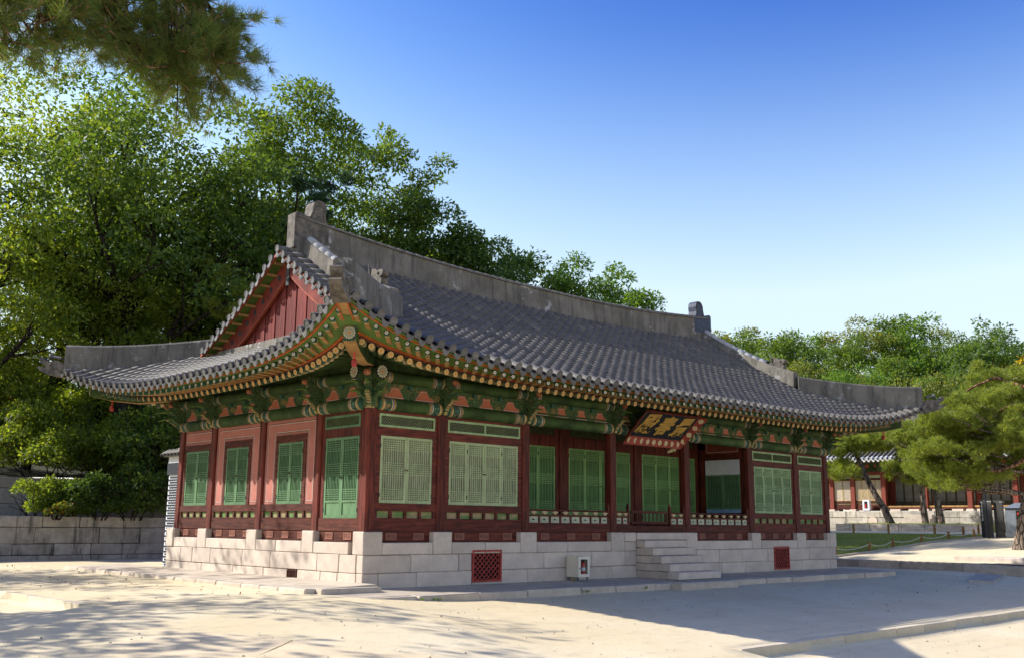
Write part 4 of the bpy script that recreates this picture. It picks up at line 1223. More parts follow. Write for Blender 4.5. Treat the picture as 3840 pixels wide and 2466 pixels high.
ET, DT = end_tile_mesh(), drip_mesh()

def surf_frame(P, a, u, eps=.05):
    """frame on a slope: P(a, d) gives the point of row a at distance d; X across, Y up the slope, Z normal"""
    p = Vector(P(a, u)); y = (Vector(P(a, u+eps))-p).normalized(); x = (Vector(P(a+.02, u))-p)
    x = (x-y*x.dot(y)).normalized(); z = x.cross(y)
    if z.z < 0: x = -x; z = -z
    return p, x, y, z
def mat4(p, x, y, z): return Matrix(((x.x, y.x, z.x, p.x), (x.y, y.y, z.y, p.y), (x.z, y.z, z.z, p.z), (0, 0, 0, 1)))
TILES = []      # (distance, 4x4)
PANV, PANF = [], []
def slope(s, n_rows, pitch):
    if s in 'FB':
        def P(x, d):
            t = max(-1, min(1, (x-XC)/HX)); ey = eF(t)[1]; y = ey+d; return mir((x, y, zF(x, y)), s)
        c0 = XC
        def end(x):
            xx = x if x < XC else LX-x; ey = eF(max(-1, min(1, (x-XC)/HX)))[1]
            return ((4.42 if xx >= GX-.1 else hip_y(xx)-.10)-ey)
    else:
        def P(y, d):
            t = max(-1, min(1, (y-YC)/HY)); ex = eL(t)[0]; x = ex+d; return mir((x, y, zL(x, y)), s)
        c0 = YC
        def end(y):
            yy = y if y < YC else LY-y; ex = eL(max(-1, min(1, (y-YC)/HY)))[0]
            return ((GX-.12 if yy >= HN.y else hip_x(yy)-.10)-ex)
    vis = s in 'FL'
    rr = random.Random(ord(s))
    for i in range(n_rows):
        a = c0+(i-(n_rows-1)/2)*pitch; L = end(a)
        d = 0.0; k = 0
        while d < L-.08:
            p, x, y, z = surf_frame(P, a, d)
            jit = (rr.random()-.5)*.012
            step = TL*math.hypot(y.x, y.y)
            if k == 0:
                Mt = mat4(p-y*.02+z*.012, x, y, z)
                if vis: inst('round_end_tile', ET, Mt, ROOF)
                else: TILES.append((99, np.array(mat4(p, x, y, z)), None)); ENDS.append(Mt)
            else:
                z2 = (z+y*-.035).normalized(); y2 = x.cross(z2)*-1
                if y2.dot(y) < 0: y2 = -y2
                Mt = mat4(p+x*jit+z*.014, x, (y+z*-.03).normalized(), z)
                TILES.append(((p-CAMP).length if vis else 99+rr.random(), np.array(Mt), (s, a)))
            d += step; k += 1
        # pans in the valley to the right of the row
        if i < n_rows-1:
            am = a+pitch/2; L = min(end(a), end(a+pitch))+.1; d = 0.0
            w = pitch*.5
            if vis:
                p, x, y, z = surf_frame(P, am, 0.0); inst('drip_tile', DT, mat4(p-y*.03+z*.0, x, y, z), ROOF)
            while d < L:
                p, x, y, z = surf_frame(P, am, d); q, x2, y2, z2 = surf_frame(P, am, d+.24)
                b = len(PANV)
                for pp, xx, zz, lift in ((p, x, z, .022), (q, x2, z2, -.004)):
                    for f in (-1, -.45, 0, .45, 1):
                        v = pp+xx*(w*f)+zz*(lift+.05*f*f-.035); PANV.append(tuple(v))
                for k2 in range(4): PANF.append((b+k2, b+k2+1, b+6+k2, b+5+k2))
                d += .23
ENDS = []
slope('F', 74, .3465); slope('L', 44, .330); slope('B', 74, .3465); slope('R', 44, .330)
def join_tiles():
    order = sorted(range(len(TILES)), key=lambda i: TILES[i][0])
    near, rest = order[:300], order[300:]
    for i in near: inst('round_tile', tm, Matrix(TILES[i][1].tolist()), ROOF)
    V = []; F = []; n = len(TV)
    for i in rest:
        m = TILES[i][1]; b = len(V)
        V += (TVn @ m[:3, :3].T+m[:3, 3]).tolist(); F += [tuple(b+q for q in f) for f in TF]
    mb = MB(); mb.v = V; mb.f = F; mb.m = [0]*len(F)
    o = mb.build('tile_field', M['tile_field'], ROOF, True); o['kind'] = 'stuff'
    mb = MB(); mb.v = PANV; mb.f = PANF; mb.m = [0]*len(PANF)
    o = mb.build('pan_tile_field', M['pan'], ROOF, True); o['kind'] = 'stuff'
    EVs = [list(v.co) for v in ET.vertices]; EFs = [tuple(p.vertices) for p in ET.polygons]
    V = []; F = []; E_ = np.array(EVs)
    for m in ENDS:
        m = np.array(m); b = len(V); V += (E_ @ m[:3, :3].T+m[:3, 3]).tolist(); F += [tuple(b+q for q in f) for f in EFs]
    mb = MB(); mb.v = V; mb.f = F; mb.m = [0]*len(F); o = mb.build('end_tile_row', M['tile_end'], ROOF); o['kind'] = 'stuff'
join_tiles()

# ---- ridges
def sweep(name, pts, w0, w1, mat, parent=None, capround=.05, flat_end=True):
    """plaster ridge: pts = list of (Vector base centre, side Vector, z_bottom, z_top)"""
    V = []; mb = MB()
    prof = [(-1, 0), (1, 0), (w1/w0, 1-capround), (w1/w0*.8, 1), (-w1/w0*.8, 1), (-w1/w0, 1-capround)]
    for c, sd, zb, zt in pts:
        for fx, fz in prof:
            q = c+sd*(w0/2*fx); V.append((q.x, q.y, zb+(zt-zb)*fz))
    n = len(prof); k = len(pts)
    F = [(i*n+j, i*n+(j+1) % n, (i+1)*n+(j+1) % n, (i+1)*n+j) for i in range(k-1) for j in range(n)]+[tuple(range(n)), tuple(range(k*n-1, (k-1)*n-1, -1))]
    mb.add(V, F); return mb.build(name, mat, parent or ROOF)
def ridge_top(x): s = abs(x-XC)/9.5; return 7.93+.46*s**2.4
def cap_mesh(L, r):
    mb = MB(); V, F = tile_geo(6, r, L); mb.add(V, F); me, c = mb.mesh('cap_tile', M['tile'], True, center=False); return me
CAP = cap_mesh(.36, .125); CAPW = cap_mesh(.37, .13)
M['tile_pale'] = simple('pale_lichened_cap_tile', (.42,.41,.38), .75, .12, 6, .12, bump=.3)
CAPW.materials[0] = M['tile_pale']
def caps(path, mesh, parent=None):
    """row of cap tiles along a path of Vectors"""
    d = [0.0]
    for a, b in zip(path, path[1:]): d.append(d[-1]+(b-a).length)
    def at(s):
        for i in range(len(path)-1):
            if s <= d[i+1] or i == len(path)-2:
                f = (s-d[i])/(d[i+1]-d[i]); return path[i].lerp(path[i+1], f), (path[i+1]-path[i]).normalized()
    s = 0.0
    while s < d[-1]-.2:
        p, y = at(s+.17)
        x = y.cross(Vector((0,0,1))).normalized(); z = x.cross(y)
        inst('cap_tile', mesh, mat4(p-y*.17+z*.0, x, y, z), ROOF); s += .345
xs = frange(.62, LX-.62, .5)
sweep('main_ridge', [(Vector((x, YC, 0)), Vector((0,1,0)), 6.75, ridge_top(x)-.09) for x in xs], .42, .34, M['plaster'])
sweep('ridge_moulding', [(Vector((x, YC, 0)), Vector((0,1,0)), ridge_top(x)-.135, ridge_top(x)-.085) for x in xs], .44, .42, M['plaster_dark'])
caps([Vector((x, YC, ridge_top(x)-.105)) for x in xs], CAP)
def nt_top(d): return 7.83-.72*d+.048*d*d
for mx in (0, 1):
    xx = .98 if not mx else LX-.98
    for my in (0, 1):
        pts = []; cp = []
        for i in range(15):
            d = .12+3.98*i/14; y = YC-d if not my else YC+d; zt = nt_top(d)
            if i == 14: zt -= .02
            zb = min(zt-.50, zF(.98, YC-d)-.1 if d < 4 else zt-.5)
            pts.append((Vector((xx, y, 0)), Vector((1,0,0)), min(zb, zt-.55), zt))
            if d < 3.2: cp.append(Vector((xx, y, zt-.012)))
        sweep('descending_ridge', pts, .40, .32, M['plaster'])
        caps(cp[::-1], CAPW)
        # guardian head near the lower end
        y = YC-3.45 if not my else YC+3.45; zt = nt_top(3.45); sg = -1 if not my else 1
        def L3(dy, dz, dx=0): return (xx+dx, y+sg*dy, zt+dz)
        gm = MB()
        gm.prism([(y+sg*a, zt+b) for a, b in ((-.22,-.03),(.22,-.10),(.24,.06),(.16,.10),(.27,.16),(.29,.26),(.16,.30),(.06,.27),(-.02,.33),(-.14,.36),(-.20,.22),(-.26,.10))], 'x', xx-.105, xx+.105)
        g = gm.build('ridge_guardian', M['terracotta'], ROOF)
        sp = MB()
        for k in range(6):
            a = k/5
            for sx in (-.07, .0, .07):
                sp.tube([L3(-.10-.03*a, .05+.22*a, sx), L3(-.24-.05*a, .12+.24*a, sx*1.5), L3(-.27-.02*a, .22+.27*a, sx*1.7)], [.028, .02, .004], 5)
        for sx in (-.108, .108):
            sp.lathe([(.006,-.04),(.034,-.02),(.042,0),(.034,.02),(.006,.04)], L3(.10, .21, sx), 8)
        q = sp.build('guardian_mane', M['terracotta'], ROOF, True)
        # hip ridge running out to the corner
        pts = []
        for i in range(13):
            s = i/12
            h = HN.lerp(Vector((-2.46, -2.44)), s*1.0)
            zz = 5.02-.62*s+.36*s**2.6
            zt = 5.50-.60*s+.30*s**2.4
            px = h.x if not mx else LX-h.x; py = h.y if not my else LY-h.y
            sd = Vector((.7071, -.7071, 0)) if mx == my else Vector((.7071, .7071, 0))
            pts.append((Vector((px, py, 0)), sd, zz-.35, zt))
        sweep('hip_ridge', pts, .48, .42, M['plaster_dark'], None, .06)
        # cover tile past the end of the hip ridge
        a = Vector((-2.40, -2.38, 4.74)); b = Vector((-2.80, -2.78, 4.86))
        f = lambda v: Vector((v.x if not mx else LX-v.x, v.y if not my else LY-v.y, v.z))
        a, b = f(a), f(b); yv = (a-b).normalized(); xv = yv.cross(Vector((0,0,1))).normalized(); zv = xv.cross(yv)
        inst('round_end_tile', ET, mat4(b, xv, yv, zv), ROOF)
    # ridge end ornament
    P = [(.52,7.42),(.52,8.36),(.60,8.42),(.74,8.40),(.90,8.34),(1.0,8.36),(1.04,8.50),(1.05,8.68),(1.10,8.80),(1.22,8.87),(1.38,8.86),(1.47,8.78),(1.50,8.64),(1.47,8.46),(1.50,8.30),(1.60,8.22),(1.60,7.42)]
    om = MB(); om.prism([(x if not mx else LX-x, z-.03) for x, z in P], 'y', YC-.185, YC+.185); o = om.build('ridge_end_ornament', M['terracotta'] if not mx else M['clay_dark'], ROOF)
    for sy in (-.20, .20):
        rm = MB(); path = [(1.0,8.33),(1.06,8.52),(1.08,8.70),(1.16,8.80),(1.28,8.82),(1.39,8.77),(1.43,8.64),(1.40,8.46),(1.44,8.28)]
        rm.tube([(x if not mx else LX-x, YC+sy*.95, z-.03) for x, z in path], .022, 6); rm.build('ornament_rim', M['terracotta'], ROOF, True)

# ---- gables
def zv(d): return 7.30-.72*d+.035*d*d
def gable(mx):
    fx = lambda x: x if not mx else LX-x
    s = -1 if not mx else 1
    xdir = Vector((s, 0, 0))
    # vertical planks
    k = 26; half = 3.35
    for i in range(k):
        y0 = YC-half+2*half*i/k; y1 = YC-half+2*half*(i+1)/k; ym = max(abs(y0-YC), abs(y1-YC))
        zt = zv(min(abs(y0-YC), abs(y1-YC)))-.28; zb = 4.7
        if zt-zb < .1: continue
        off = .0 if i % 2 else .025
        pm = MB(); pm.box(fx(.66-off), fx(.73), y0+.004, y1-.004, zb, zt); pm.build('gable_plank', M['gred'], ROOF)
    for my in (0, 1):
        g = -1 if not my else 1
        Vb = []; Vs = []
        n = 14
        for i in range(n+1):
            d = 4.05*i/n; y = YC+g*d; z = zv(d)
            Vb += [(fx(.58), y, z-.09), (fx(.58), y, z-.62-.05*math.sin(d*.8)), (fx(.52), y, z-.62-.05*math.sin(d*.8)), (fx(.52), y, z-.09)]
            Vs += [(fx(.20), y, z-.125), (fx(.60), y, z-.085), (fx(.60), y, z-.03), (fx(.20), y, z-.07)]
        F = [(4*i+j, 4*i+(j+1) % 4, 4*i+4+(j+1) % 4, 4*i+4+j) for i in range(n) for j in range(4)]+[(0,1,2,3), (4*n+3,4*n+2,4*n+1,4*n)]
        b = MB(); b.add(Vb, F); b.build('bargeboard', M['bred'], ROOF)
        b = MB(); b.add(Vs, F); b.build('verge_soffit', M['pgreen_lt'], ROOF)
        tr = MB()
        for i in range(n+1): pass
        Vt = []
        for i in range(n+1):
            d = 4.05*i/n; y = YC+g*d; z = zv(d)-.62-.05*math.sin(d*.8); Vt += [(fx(.515), y, z), (fx(.515), y, z-.045), (fx(.60), y, z-.045), (fx(.60), y, z)]
        tr.add(Vt, F); tr.build('bargeboard_moulding', M['bred2'], ROOF)
        Vr = []
        for i in range(n+1):
            d = 4.05*i/n; y = YC+g*d; z = zv(d); Vr += [(fx(.17), y, z-.13), (fx(.23), y, z-.13), (fx(.23), y, z-.045), (fx(.17), y, z-.045)]
        tr = MB(); tr.add(Vr, F); tr.build('verge_batten', M['bred2'], ROOF)
        for i in range(11):
            d = .25+.355*i; y = YC+g*d; z = zv(d)-.165
            m2 = MB(); m2.box(fx(.24), fx(.54), y-.03, y+.03, z-.035, z+.035); m2.build('verge_rafter', M['wood'], ROOF)
        for i in range(9):
            d = .45+.40*i; y = YC+g*d; z = zv(d)-.36
            st = MB()
            for q in range(6):
                a = math.pi*q/3; st.tube([(fx(.52), y+.045*math.cos(a), z+.045*math.sin(a)), (fx(.507), y+.045*math.cos(a), z+.045*math.sin(a))], .036, 6)
            st.tube([(fx(.52), y, z), (fx(.495), y, z)], [.04, .015], 6); st.build('iron_boss', M['iron'], ROOF)
        # verge tiles
        for i in range(14):
            d = (.0 if (i == 0 and not my) else .30*i); 
            if i == 0 and my: continue
            y = YC+g*d; z = zv(d); up = Vector((0, 0, 1))
            sl = Vector((0, g, zv(d+.05)-zv(d))); sl = Vector((0, g*.05, zv(d+.05)-zv(d))).normalized()
            yv = Vector((-s, 0, .10)).normalized()                 # up towards the ridge
            xv = sl; zz = xv.cross(yv); 
            if zz.z < 0: xv = -xv; zz = -zz
            p = Vector((fx(.16), y, z-.015))
            inst('verge_end_tile', ET, mat4(p, xv, yv, zz), ROOF)
            inst('verge_tile', tm, mat4(p+yv*.28+zz*.008, xv, yv, zz), ROOF)
            q = p+sl*.15-zz*.01
            if i < 13: inst('verge_drip_tile', DT, mat4(q, xv, yv, zz), ROOF)
        Vv = []
        for i in range(n+1):
            d = 4.05*i/n; y = YC+g*d; z = zv(d); Vv += [(fx(.20), y, z-.03), (fx(.85), y, z+.03)]
        b = MB(); b.add(Vv, [(2*i, 2*i+1, 2*i+3, 2*i+2) for i in range(n)]); b.build('verge_sheet', M['pan'], ROOF)
    # plaster fillet at the foot of the gable and iron plate at the apex
    b = MB(); b.box(fx(.46), fx(.62), YC-3.6, YC+3.6, 4.72, 4.98); b.build('gable_foot_plaster', M['plaster'], ROOF)
    b = MB(); b.box(fx(.492), fx(.52), YC-.07, YC+.07, zv(0)-.95, zv(0)-.2); b.build('apex_iron_plate', M['iron'], ROOF)
M['gred'] = simple('weathered_red_planks', (.16,.027,.02), .7, .4, 2.5, .2, (6,6,.5), .5, .004, .2, 25, dirt_or_shade=((.13,.05,.035), .5))
M['bred'] = simple('red_bargeboard', (.19,.036,.024), .7, .3, 2, .08, (1,1,1), .4, .004, .2, 25, dirt_or_shade=((.13,.055,.04), .55))
M['bred2'] = simple('orange_red_moulding', (.30,.065,.03), .7, .25, 4, .08, bump=.3)
M['iron'] = simple('corroded_iron', (.065,.065,.068), .8, .3, 9, .1, bump=.5)
gable(0); gable(1)
for xf_, fl_, L_ in ((front, True, LX), (left, False, LY), (back, False, LX), (right, True, LY)):
    mb = MB(xf_, fl_); mb.box(.1, L_-.1, -.16, -.08, 3.34, 4.02); mb.build('rafter_blocking', M['pgreen'], ROOF)
# closing ceiling so that no light leaks through the eaves
mb = MB(); mb.box(.1, LX-.1, .1, LY-.1, 3.60, 3.64); mb.build('ceiling_boards', M['pbrown'], ROOF)

# ------------------------------------------------------------------ vegetation
def leaf_mesh(name, pts, dirs, size, mat, rng, aspect=.5, droop=.35, fold=.25):
    """one rhombic leaf per point: pts Nx3, dirs Nx3 outward hints"""
    n = len(pts)
    ax = dirs*.7+rng.normal(size=(n, 3))*.6; ax[:, 2] -= droop
    ax /= np.linalg.norm(ax, axis=1, keepdims=True)+1e-9
    nn = rng.normal(size=(n, 3))*.55+dirs*.5+np.array([0, 0, .75])
    sd = np.cross(ax, nn); sd /= np.linalg.norm(sd, axis=1, keepdims=True)+1e-9
    up = np.cross(sd, ax)
    s = (size*(.65+.7*rng.random(n)))[:, None]
    w = s*aspect*.5
    V = np.empty((n, 4, 3))
    V[:, 0] = pts; V[:, 1] = pts+ax*s*.5+sd*w+up*w*fold; V[:, 2] = pts+ax*s; V[:, 3] = pts+ax*s*.5-sd*w+up*w*fold
    me = bpy.data.meshes.new(name)
    me.vertices.add(4*n); me.vertices.foreach_set('co', V.reshape(-1))
    me.loops.add(4*n); me.loops.foreach_set('vertex_index', np.arange(4*n, dtype=np.int32))
    me.polygons.add(n); me.polygons.foreach_set('loop_start', np.arange(0, 4*n, 4, dtype=np.int32))
    me.polygons.foreach_set('loop_total', np.full(n, 4, dtype=np.int32))
    me.materials.append(mat); me.update(calc_edges=True)
    return me
def needle_mesh(name, base, axis, nper, length, width, mat, rng, spread=.75):
    """tufts of needles: base Nx3, axis Nx3"""
    n = len(base); N = n*nper
    b = np.repeat(base, nper, 0)+rng.normal(size=(N, 3))*length*.10
    a = np.repeat(axis, nper, 0)+rng.normal(size=(N, 3))*spread
    a /= np.linalg.norm(a, axis=1, keepdims=True)+1e-9
    r = rng.normal(size=(N, 3)); sd = np.cross(a, r); sd /= np.linalg.norm(sd, axis=1, keepdims=True)+1e-9
    L = length*(.7+.5*rng.random(N))[:, None]
    V = np.empty((N, 3, 3)); V[:, 0] = b-sd*width*.5; V[:, 1] = b+sd*width*.5; V[:, 2] = b+a*L
    me = bpy.data.meshes.new(name)
    me.vertices.add(3*N); me.vertices.foreach_set('co', V.reshape(-1))
    me.loops.add(3*N); me.loops.foreach_set('vertex_index', np.arange(3*N, dtype=np.int32))
    me.polygons.add(N); me.polygons.foreach_set('loop_start', np.arange(0, 3*N, 3, dtype=np.int32))
    me.polygons.foreach_set('loop_total', np.full(N, 3, dtype=np.int32))
    me.materials.append(mat); me.update(calc_edges=True)
    return me
def clump_points(C, Rr, n, rng, squash=.75, shell=.55):
    """points in clumps: C Kx3 centres, Rr K radii; n total"""
    wgt = Rr**2; k = rng.choice(len(C), n, p=wgt/wgt.sum())
    d = rng.normal(size=(n, 3)); d /= np.linalg.norm(d, axis=1, keepdims=True)
    d[:, 2] = np.where(d[:, 2] < -.35, -d[:, 2]*.6, d[:, 2])
    r = (shell+(1-shell)*rng.random(n))**.8
    r = np.where(rng.random(n) < .22, rng.random(n)**.5, r)
    p = d*(Rr[k]*r)[:, None]; p[:, 2] *= squash
    return C[k]+p, d
def branchy(mb, p, d, L, r, depth, rr, ends, bend=.35, kids=(2, 3), up=.25, minr=.012):
    """recursive limbs; collects end points"""
    pts = [p.copy()]; rad = [r]; n = 4; q = p.copy(); dd = d.normalized()
    for i in range(n):
        dd = (dd+Vector((rr.gauss(0, 1), rr.gauss(0, 1), rr.gauss(0, .7)))*bend*.33+Vector((0, 0, up*.12))).normalized()
        q = q+dd*(L/n); pts.append(q.copy()); rad.append(max(minr, r*(1-.5*(i+1)/n)))
    mb.tube([tuple(v) for v in pts], rad, 7 if r > .08 else 5, 0, False)
    if depth == 0:
        ends.append(q); return
    for k in range(rr.randint(*kids)):
        az = rr.random()*2*math.pi; tilt = .45+.5*rr.random()
        s = dd.orthogonal().normalized(); t = dd.cross(s)
        nd = (dd*math.cos(tilt)+(s*math.cos(az)+t*math.sin(az))*math.sin(tilt)+Vector((0, 0, up))).normalized()
        at = pts[rr.randint(2, 4)]
        branchy(mb, at, nd, L*(.62+.25*rr.random()), max(minr, r*.5), depth-1, rr, ends, bend, kids, up, minr)
    ends.append(q)
LEAFK = 1.55; LEAFS = .88
def broad_tree(name, label, loc, H, cr, seed, lm, nleaf, lsize, trunk_r=None, fork=.42, lean=(0, 0), squash=.8, group=None, cat='tree', bark='bark', clump=None, limbs=6, fill=1.0, depth=2, droop=.35):
    rr = random.Random(seed); rng = np.random.default_rng(seed)
    x, y, z = loc; tr = trunk_r or H*.02
    t = empty(name, loc, label, cat, group)
    mb = MB(); ends = []
    p = Vector((x, y, z-.3)); pts = [p.copy()]; rad = [tr*1.35]
    n = 6; dd = Vector((lean[0], lean[1], 1)).normalized()
    for i in range(n):
        dd = (dd+Vector((rr.gauss(0, .09), rr.gauss(0, .09), .02))).normalized(); p = p+dd*(H*fork/n); pts.append(p.copy()); rad.append(tr*(1.1-.45*(i+1)/n))
    mb.tube([tuple(v) for v in pts], rad, 9, 0, False)
    for k in range(limbs):
        az = 2*math.pi*(k+.6*rr.random())/limbs; el = .35+.75*rr.random()
        d = Vector((math.cos(az)*math.cos(el), math.sin(az)*math.cos(el), math.sin(el)))
        s = pts[rr.randint(3, 6)]
        branchy(mb, s, d, cr*(.42+.25*rr.random()), tr*.5, depth, rr, ends)
    d = Vector((rr.gauss(0, .15), rr.gauss(0, .15), 1)); branchy(mb, pts[-1], d, H*(1-fork)*.38, tr*.6, depth, rr, ends)
    mb.build('trunk', M[bark], t, True)
    # crown: clumps at the limb ends and through an uneven volume
    cz = z+H*(fork+.02); top = z+H
    C = [v for v in ends]
    K = int(30*fill); hz = (top-cz)/2
    for i in range(K):
        d = Vector((rr.gauss(0, 1), rr.gauss(0, 1), rr.gauss(0, 1))).normalized()*(.55+.38*rr.random())
        C.append(Vector((x+lean[0]*H*.5+d.x*cr, y+lean[1]*H*.5+d.y*cr, cz+hz+d.z*hz)))
    C = np.array([tuple(v) for v in C])
    cr_ = clump or cr*.26
    Rr = cr_*(.55+.75*rng.random(len(C)))
    pts_, dirs = clump_points(C, Rr, int(nleaf*LEAFK), rng, squash)
    me = leaf_mesh('crown', pts_, dirs, lsize*LEAFS, lm, rng, aspect=.46, droop=droop)
    link(bpy.data.objects.new('crown', me), t)
    return t
def copy_tree(src, loc, rz, sc, label=None, group=None):
    o = src.copy(); COL.objects.link(o)
    base = WM[src.name]; o.parent = None
    Mx = Matrix.Translation(Vector(loc)) @ Matrix.Rotation(rz, 4, 'Z') @ Matrix.Diagonal((sc, sc, sc, 1))
    o.matrix_basis = Mx; WM[o.name] = Mx
    if label: o['label'] = label
    if group: o['group'] = group
    for ch in src.children:
        c = ch.copy(); COL.objects.link(c); c.parent = o
        c.matrix_parent_inverse = base.inverted()
    return o
def shrub(name, label, loc, w, h, seed, lm, nleaf, lsize, group=None, cat='shrub', d=None):
    rr = random.Random(seed); rng = np.random.default_rng(seed); x, y, z = loc
    t = empty(name, loc, label, cat, group)
    mb = MB(); ends = []
    for k in range(7):
        a = 2*math.pi*k/7+rr.random(); q = Vector((x+math.cos(a)*w*.12, y+math.sin(a)*w*.1, z-.1))
        branchy(mb, q, Vector((math.cos(a)*.6, math.sin(a)*.5, 1)), h*.55, .03, 1, rr, ends, .5)
    mb.build('stems', M['bark'], t, True)
    C = []
    for i in range(22):
        a = rr.random()*2*math.pi; s = math.sqrt(rr.random()); hh = rr.random()
        C.append((x+math.cos(a)*s*w*.5, y+math.sin(a)*s*(d or w)*.42, z+h*(.15+.75*hh*(1-.55*s*s))))
    C = np.array(C); Rr = (w*.10+h*.09)*(.6+.8*rng.random(len(C)))
    p, di = clump_points(C, Rr, nleaf, rng, .8)
    p[:, 2] = np.maximum(p[:, 2], z+.02)
    link(bpy.data.objects.new('foliage', leaf_mesh('foliage', p, di, lsize, lm, rng)), t)
    return t
def pine(name, label, loc, path, radii, pads, seed, mat, nt, length, width, nper=14, group=None, bark='bark_pine', cat='pine tree', limbs=True, thick=.35):
    """pine with an explicit trunk path and flat foliage pads: pads = [(centre, rx, ry, rz)]"""
    rr = random.Random(seed); rng = np.random.default_rng(seed)
    t = empty(name, loc, label, cat, group)
    mb = MB(); mb.tube(path, radii, 10, 0, False)
    P = [Vector(p) for p in path]
    for c, rx, ry, rz in pads:
        c = Vector(c); s = min(P[1:], key=lambda q: (q-c).length+max(0, q.z-c.z)*1.5)
        if limbs:
            mid = s.lerp(c, .5)+Vector((rr.gauss(0, .12), rr.gauss(0, .12), -.08-.10*rr.random()))*(c-s).length*.5
            r0 = max(.03, radii[-1]*.75)
            mb.tube([tuple(s), tuple(mid), tuple(c-Vector((0, 0, rz*.6)))], [r0, r0*.7, r0*.35], 6, 0, False)
            for k in range(5):
                a = rr.random()*6.28; e = c+Vector((math.cos(a)*rx*.75, math.sin(a)*ry*.75, rr.gauss(0, .25)*rz))
                mb.tube([tuple(mid.lerp(c, .6)), tuple(mid.lerp(e, .6)), tuple(e)], [r0*.4, r0*.3, .012], 5, 0, False)
    mb.build('trunk', M[bark], t, True)
    B = []; A = []
    vol = np.array([rx*ry for c, rx, ry, rz in pads]); k = rng.choice(len(pads), nt, p=vol/vol.sum())
    for i in range(len(pads)):
        m = int((k == i).sum())
        if not m: continue
        c, rx, ry, rz = pads[i]
        # sub clumps inside a pad
        sc = max(3, int(m/38)); u = rng.random(sc)*6.283; s = np.sqrt(rng.random(sc))
        cc = np.stack([c[0]+np.cos(u)*s*rx, c[1]+np.sin(u)*s*ry, c[2]+rng.normal(size=sc)*rz*.45], 1)
        j = rng.integers(0, sc, m); d = rng.normal(size=(m, 3)); d /= np.linalg.norm(d, axis=1, keepdims=True)
        q = cc[j]+d*np.array([1, 1, .6])*thick*(.5+.6*rng.random(m))[:, None]
        B.append(q); ax = d*.8; ax[:, 2] += .55; A.append(ax)
    B = np.concatenate(B); A = np.concatenate(A)
    link(bpy.data.objects.new('crown', needle_mesh('crown', B, A, nper, length, width, mat, rng)), t)
    return t

def at(px, py, D):
    """point at horizontal distance D from the camera in the direction of a pixel of the photograph"""
    yaw, pit, roll, f = RAD(43.63510), RAD(11.09684), RAD(.54123), 3738.775
    fw = Vector((math.sin(yaw)*math.cos(pit), math.cos(yaw)*math.cos(pit), math.sin(pit)))
    r = Vector((math.cos(yaw), -math.sin(yaw), 0)); u = r.cross(fw)
    r2 = r*math.cos(roll)+u*math.sin(roll); u2 = u*math.cos(roll)-r*math.sin(roll)
    d = fw+r2*((px-1920)/f)-u2*((py-1233)/f)
    return CAMP+d*(D/math.hypot(d.x, d.y))
def tree_px(name, label, px, top, D, cr, seed, lm, nleaf, lsize, **kw):
    """a tree on the hillside whose top shows at pixel (px, top) when it stands D metres off"""
    q = at(px, top, D); zb = z_hill(q.x, q.y) if q.y > 22.6 else -.9
    return broad_tree(name, label, (q.x, q.y, zb), max(4, q.z-zb), cr, seed, lm, nleaf, lsize, **kw)
# ---- wood behind the hall (left)
tree_px('oak_tree', 'huge old broadleaf tree with dark forked limbs rising behind the gable', 560, 200, 46, 7.2, 101, M['lf_deep'], 17000, .30, trunk_r=.42, fork=.40, limbs=8, fill=1.6, clump=1.55)
tree_px('oak_tree', 'tall tree with rounded dense green crown standing just above the ridge end ornament', 1150, 330, 52, 3.4, 102, M['lf_mid'], 19000, .30, trunk_r=.30, fork=.5, fill=1.3, clump=1.3)
tree_px('zelkova_tree', 'tall thin crowned tree with bare curved twigs against the blue sky', 1420, 400, 56, 2.7, 103, M['lf_mid'], 11000, .30, trunk_r=.26, fork=.5, fill=.8, clump=.95)
tree_px('zelkova_tree', 'broad spreading green tree hanging over the middle of the main ridge', 1570, 720, 54, 4.1, 104, M['lf_deep'], 25000, .30, trunk_r=.28, fork=.4, fill=1.2, clump=1.3)
tree_px('zelkova_tree', 'dark shaded tree behind the main ridge beside the bright locust trees', 1800, 840, 54, 3.7, 105, M['lf_deep'], 21000, .28, fill=1.1, clump=1.15)
tree_px('locust_tree', 'feathery bright green tree behind the ridge with thin twigs on top', 2030, 925, 53, 2.7, 106, M['lf_bright'], 17000, .24, fill=1.0, clump=.95)
tree_px('locust_tree', 'light green airy tree rising highest above the lower part of the ridge', 2180, 905, 53, 2.7, 107, M['lf_bright'], 17000, .24, fill=1.0, clump=.9)
tree_px('locust_tree', 'last bright green tree where the wood ends above the ridge', 2340, 985, 52, 2.6, 108, M['lf_bright'], 17000, .24, fill=1.0, clump=.9)
tree_px('ash_tree', 'pale sunlit tree with thin foliage and sky shining through it', 120, 330, 44, 5.2, 109, M['lf_yel'], 7500, .27, trunk_r=.24, fork=.5, fill=.9, clump=1.2)
tree_px('ash_tree', 'tall leafy tree whose crown meets the overhanging pine needles', 320, 190, 52, 5.4, 110, M['lf_yel'], 8500, .30, trunk_r=.30, fork=.5, fill=1.2, clump=1.35)
tree_px('ash_tree', 'tree with a straight dark trunk seen just beside the gable', 760, 560, 47, 4.4, 111, M['lf_mid'], 9500, .28, trunk_r=.34, fork=.55, fill=1.0, clump=1.2)
tree_px('elm_tree', 'mid green tree filling the gap behind the ridge end ornament', 950, 560, 58, 5.0, 112, M['lf_mid'], 13000, .30, fill=1.4, clump=1.4)
tree_px('maple_tree', 'yellowish maple leaning over the slope with a thin dark trunk', 180, 900, 47, 4.4, 113, M['lf_yel'], 10000, .22, trunk_r=.16, fork=.55, fill=1.0, clump=1.0)
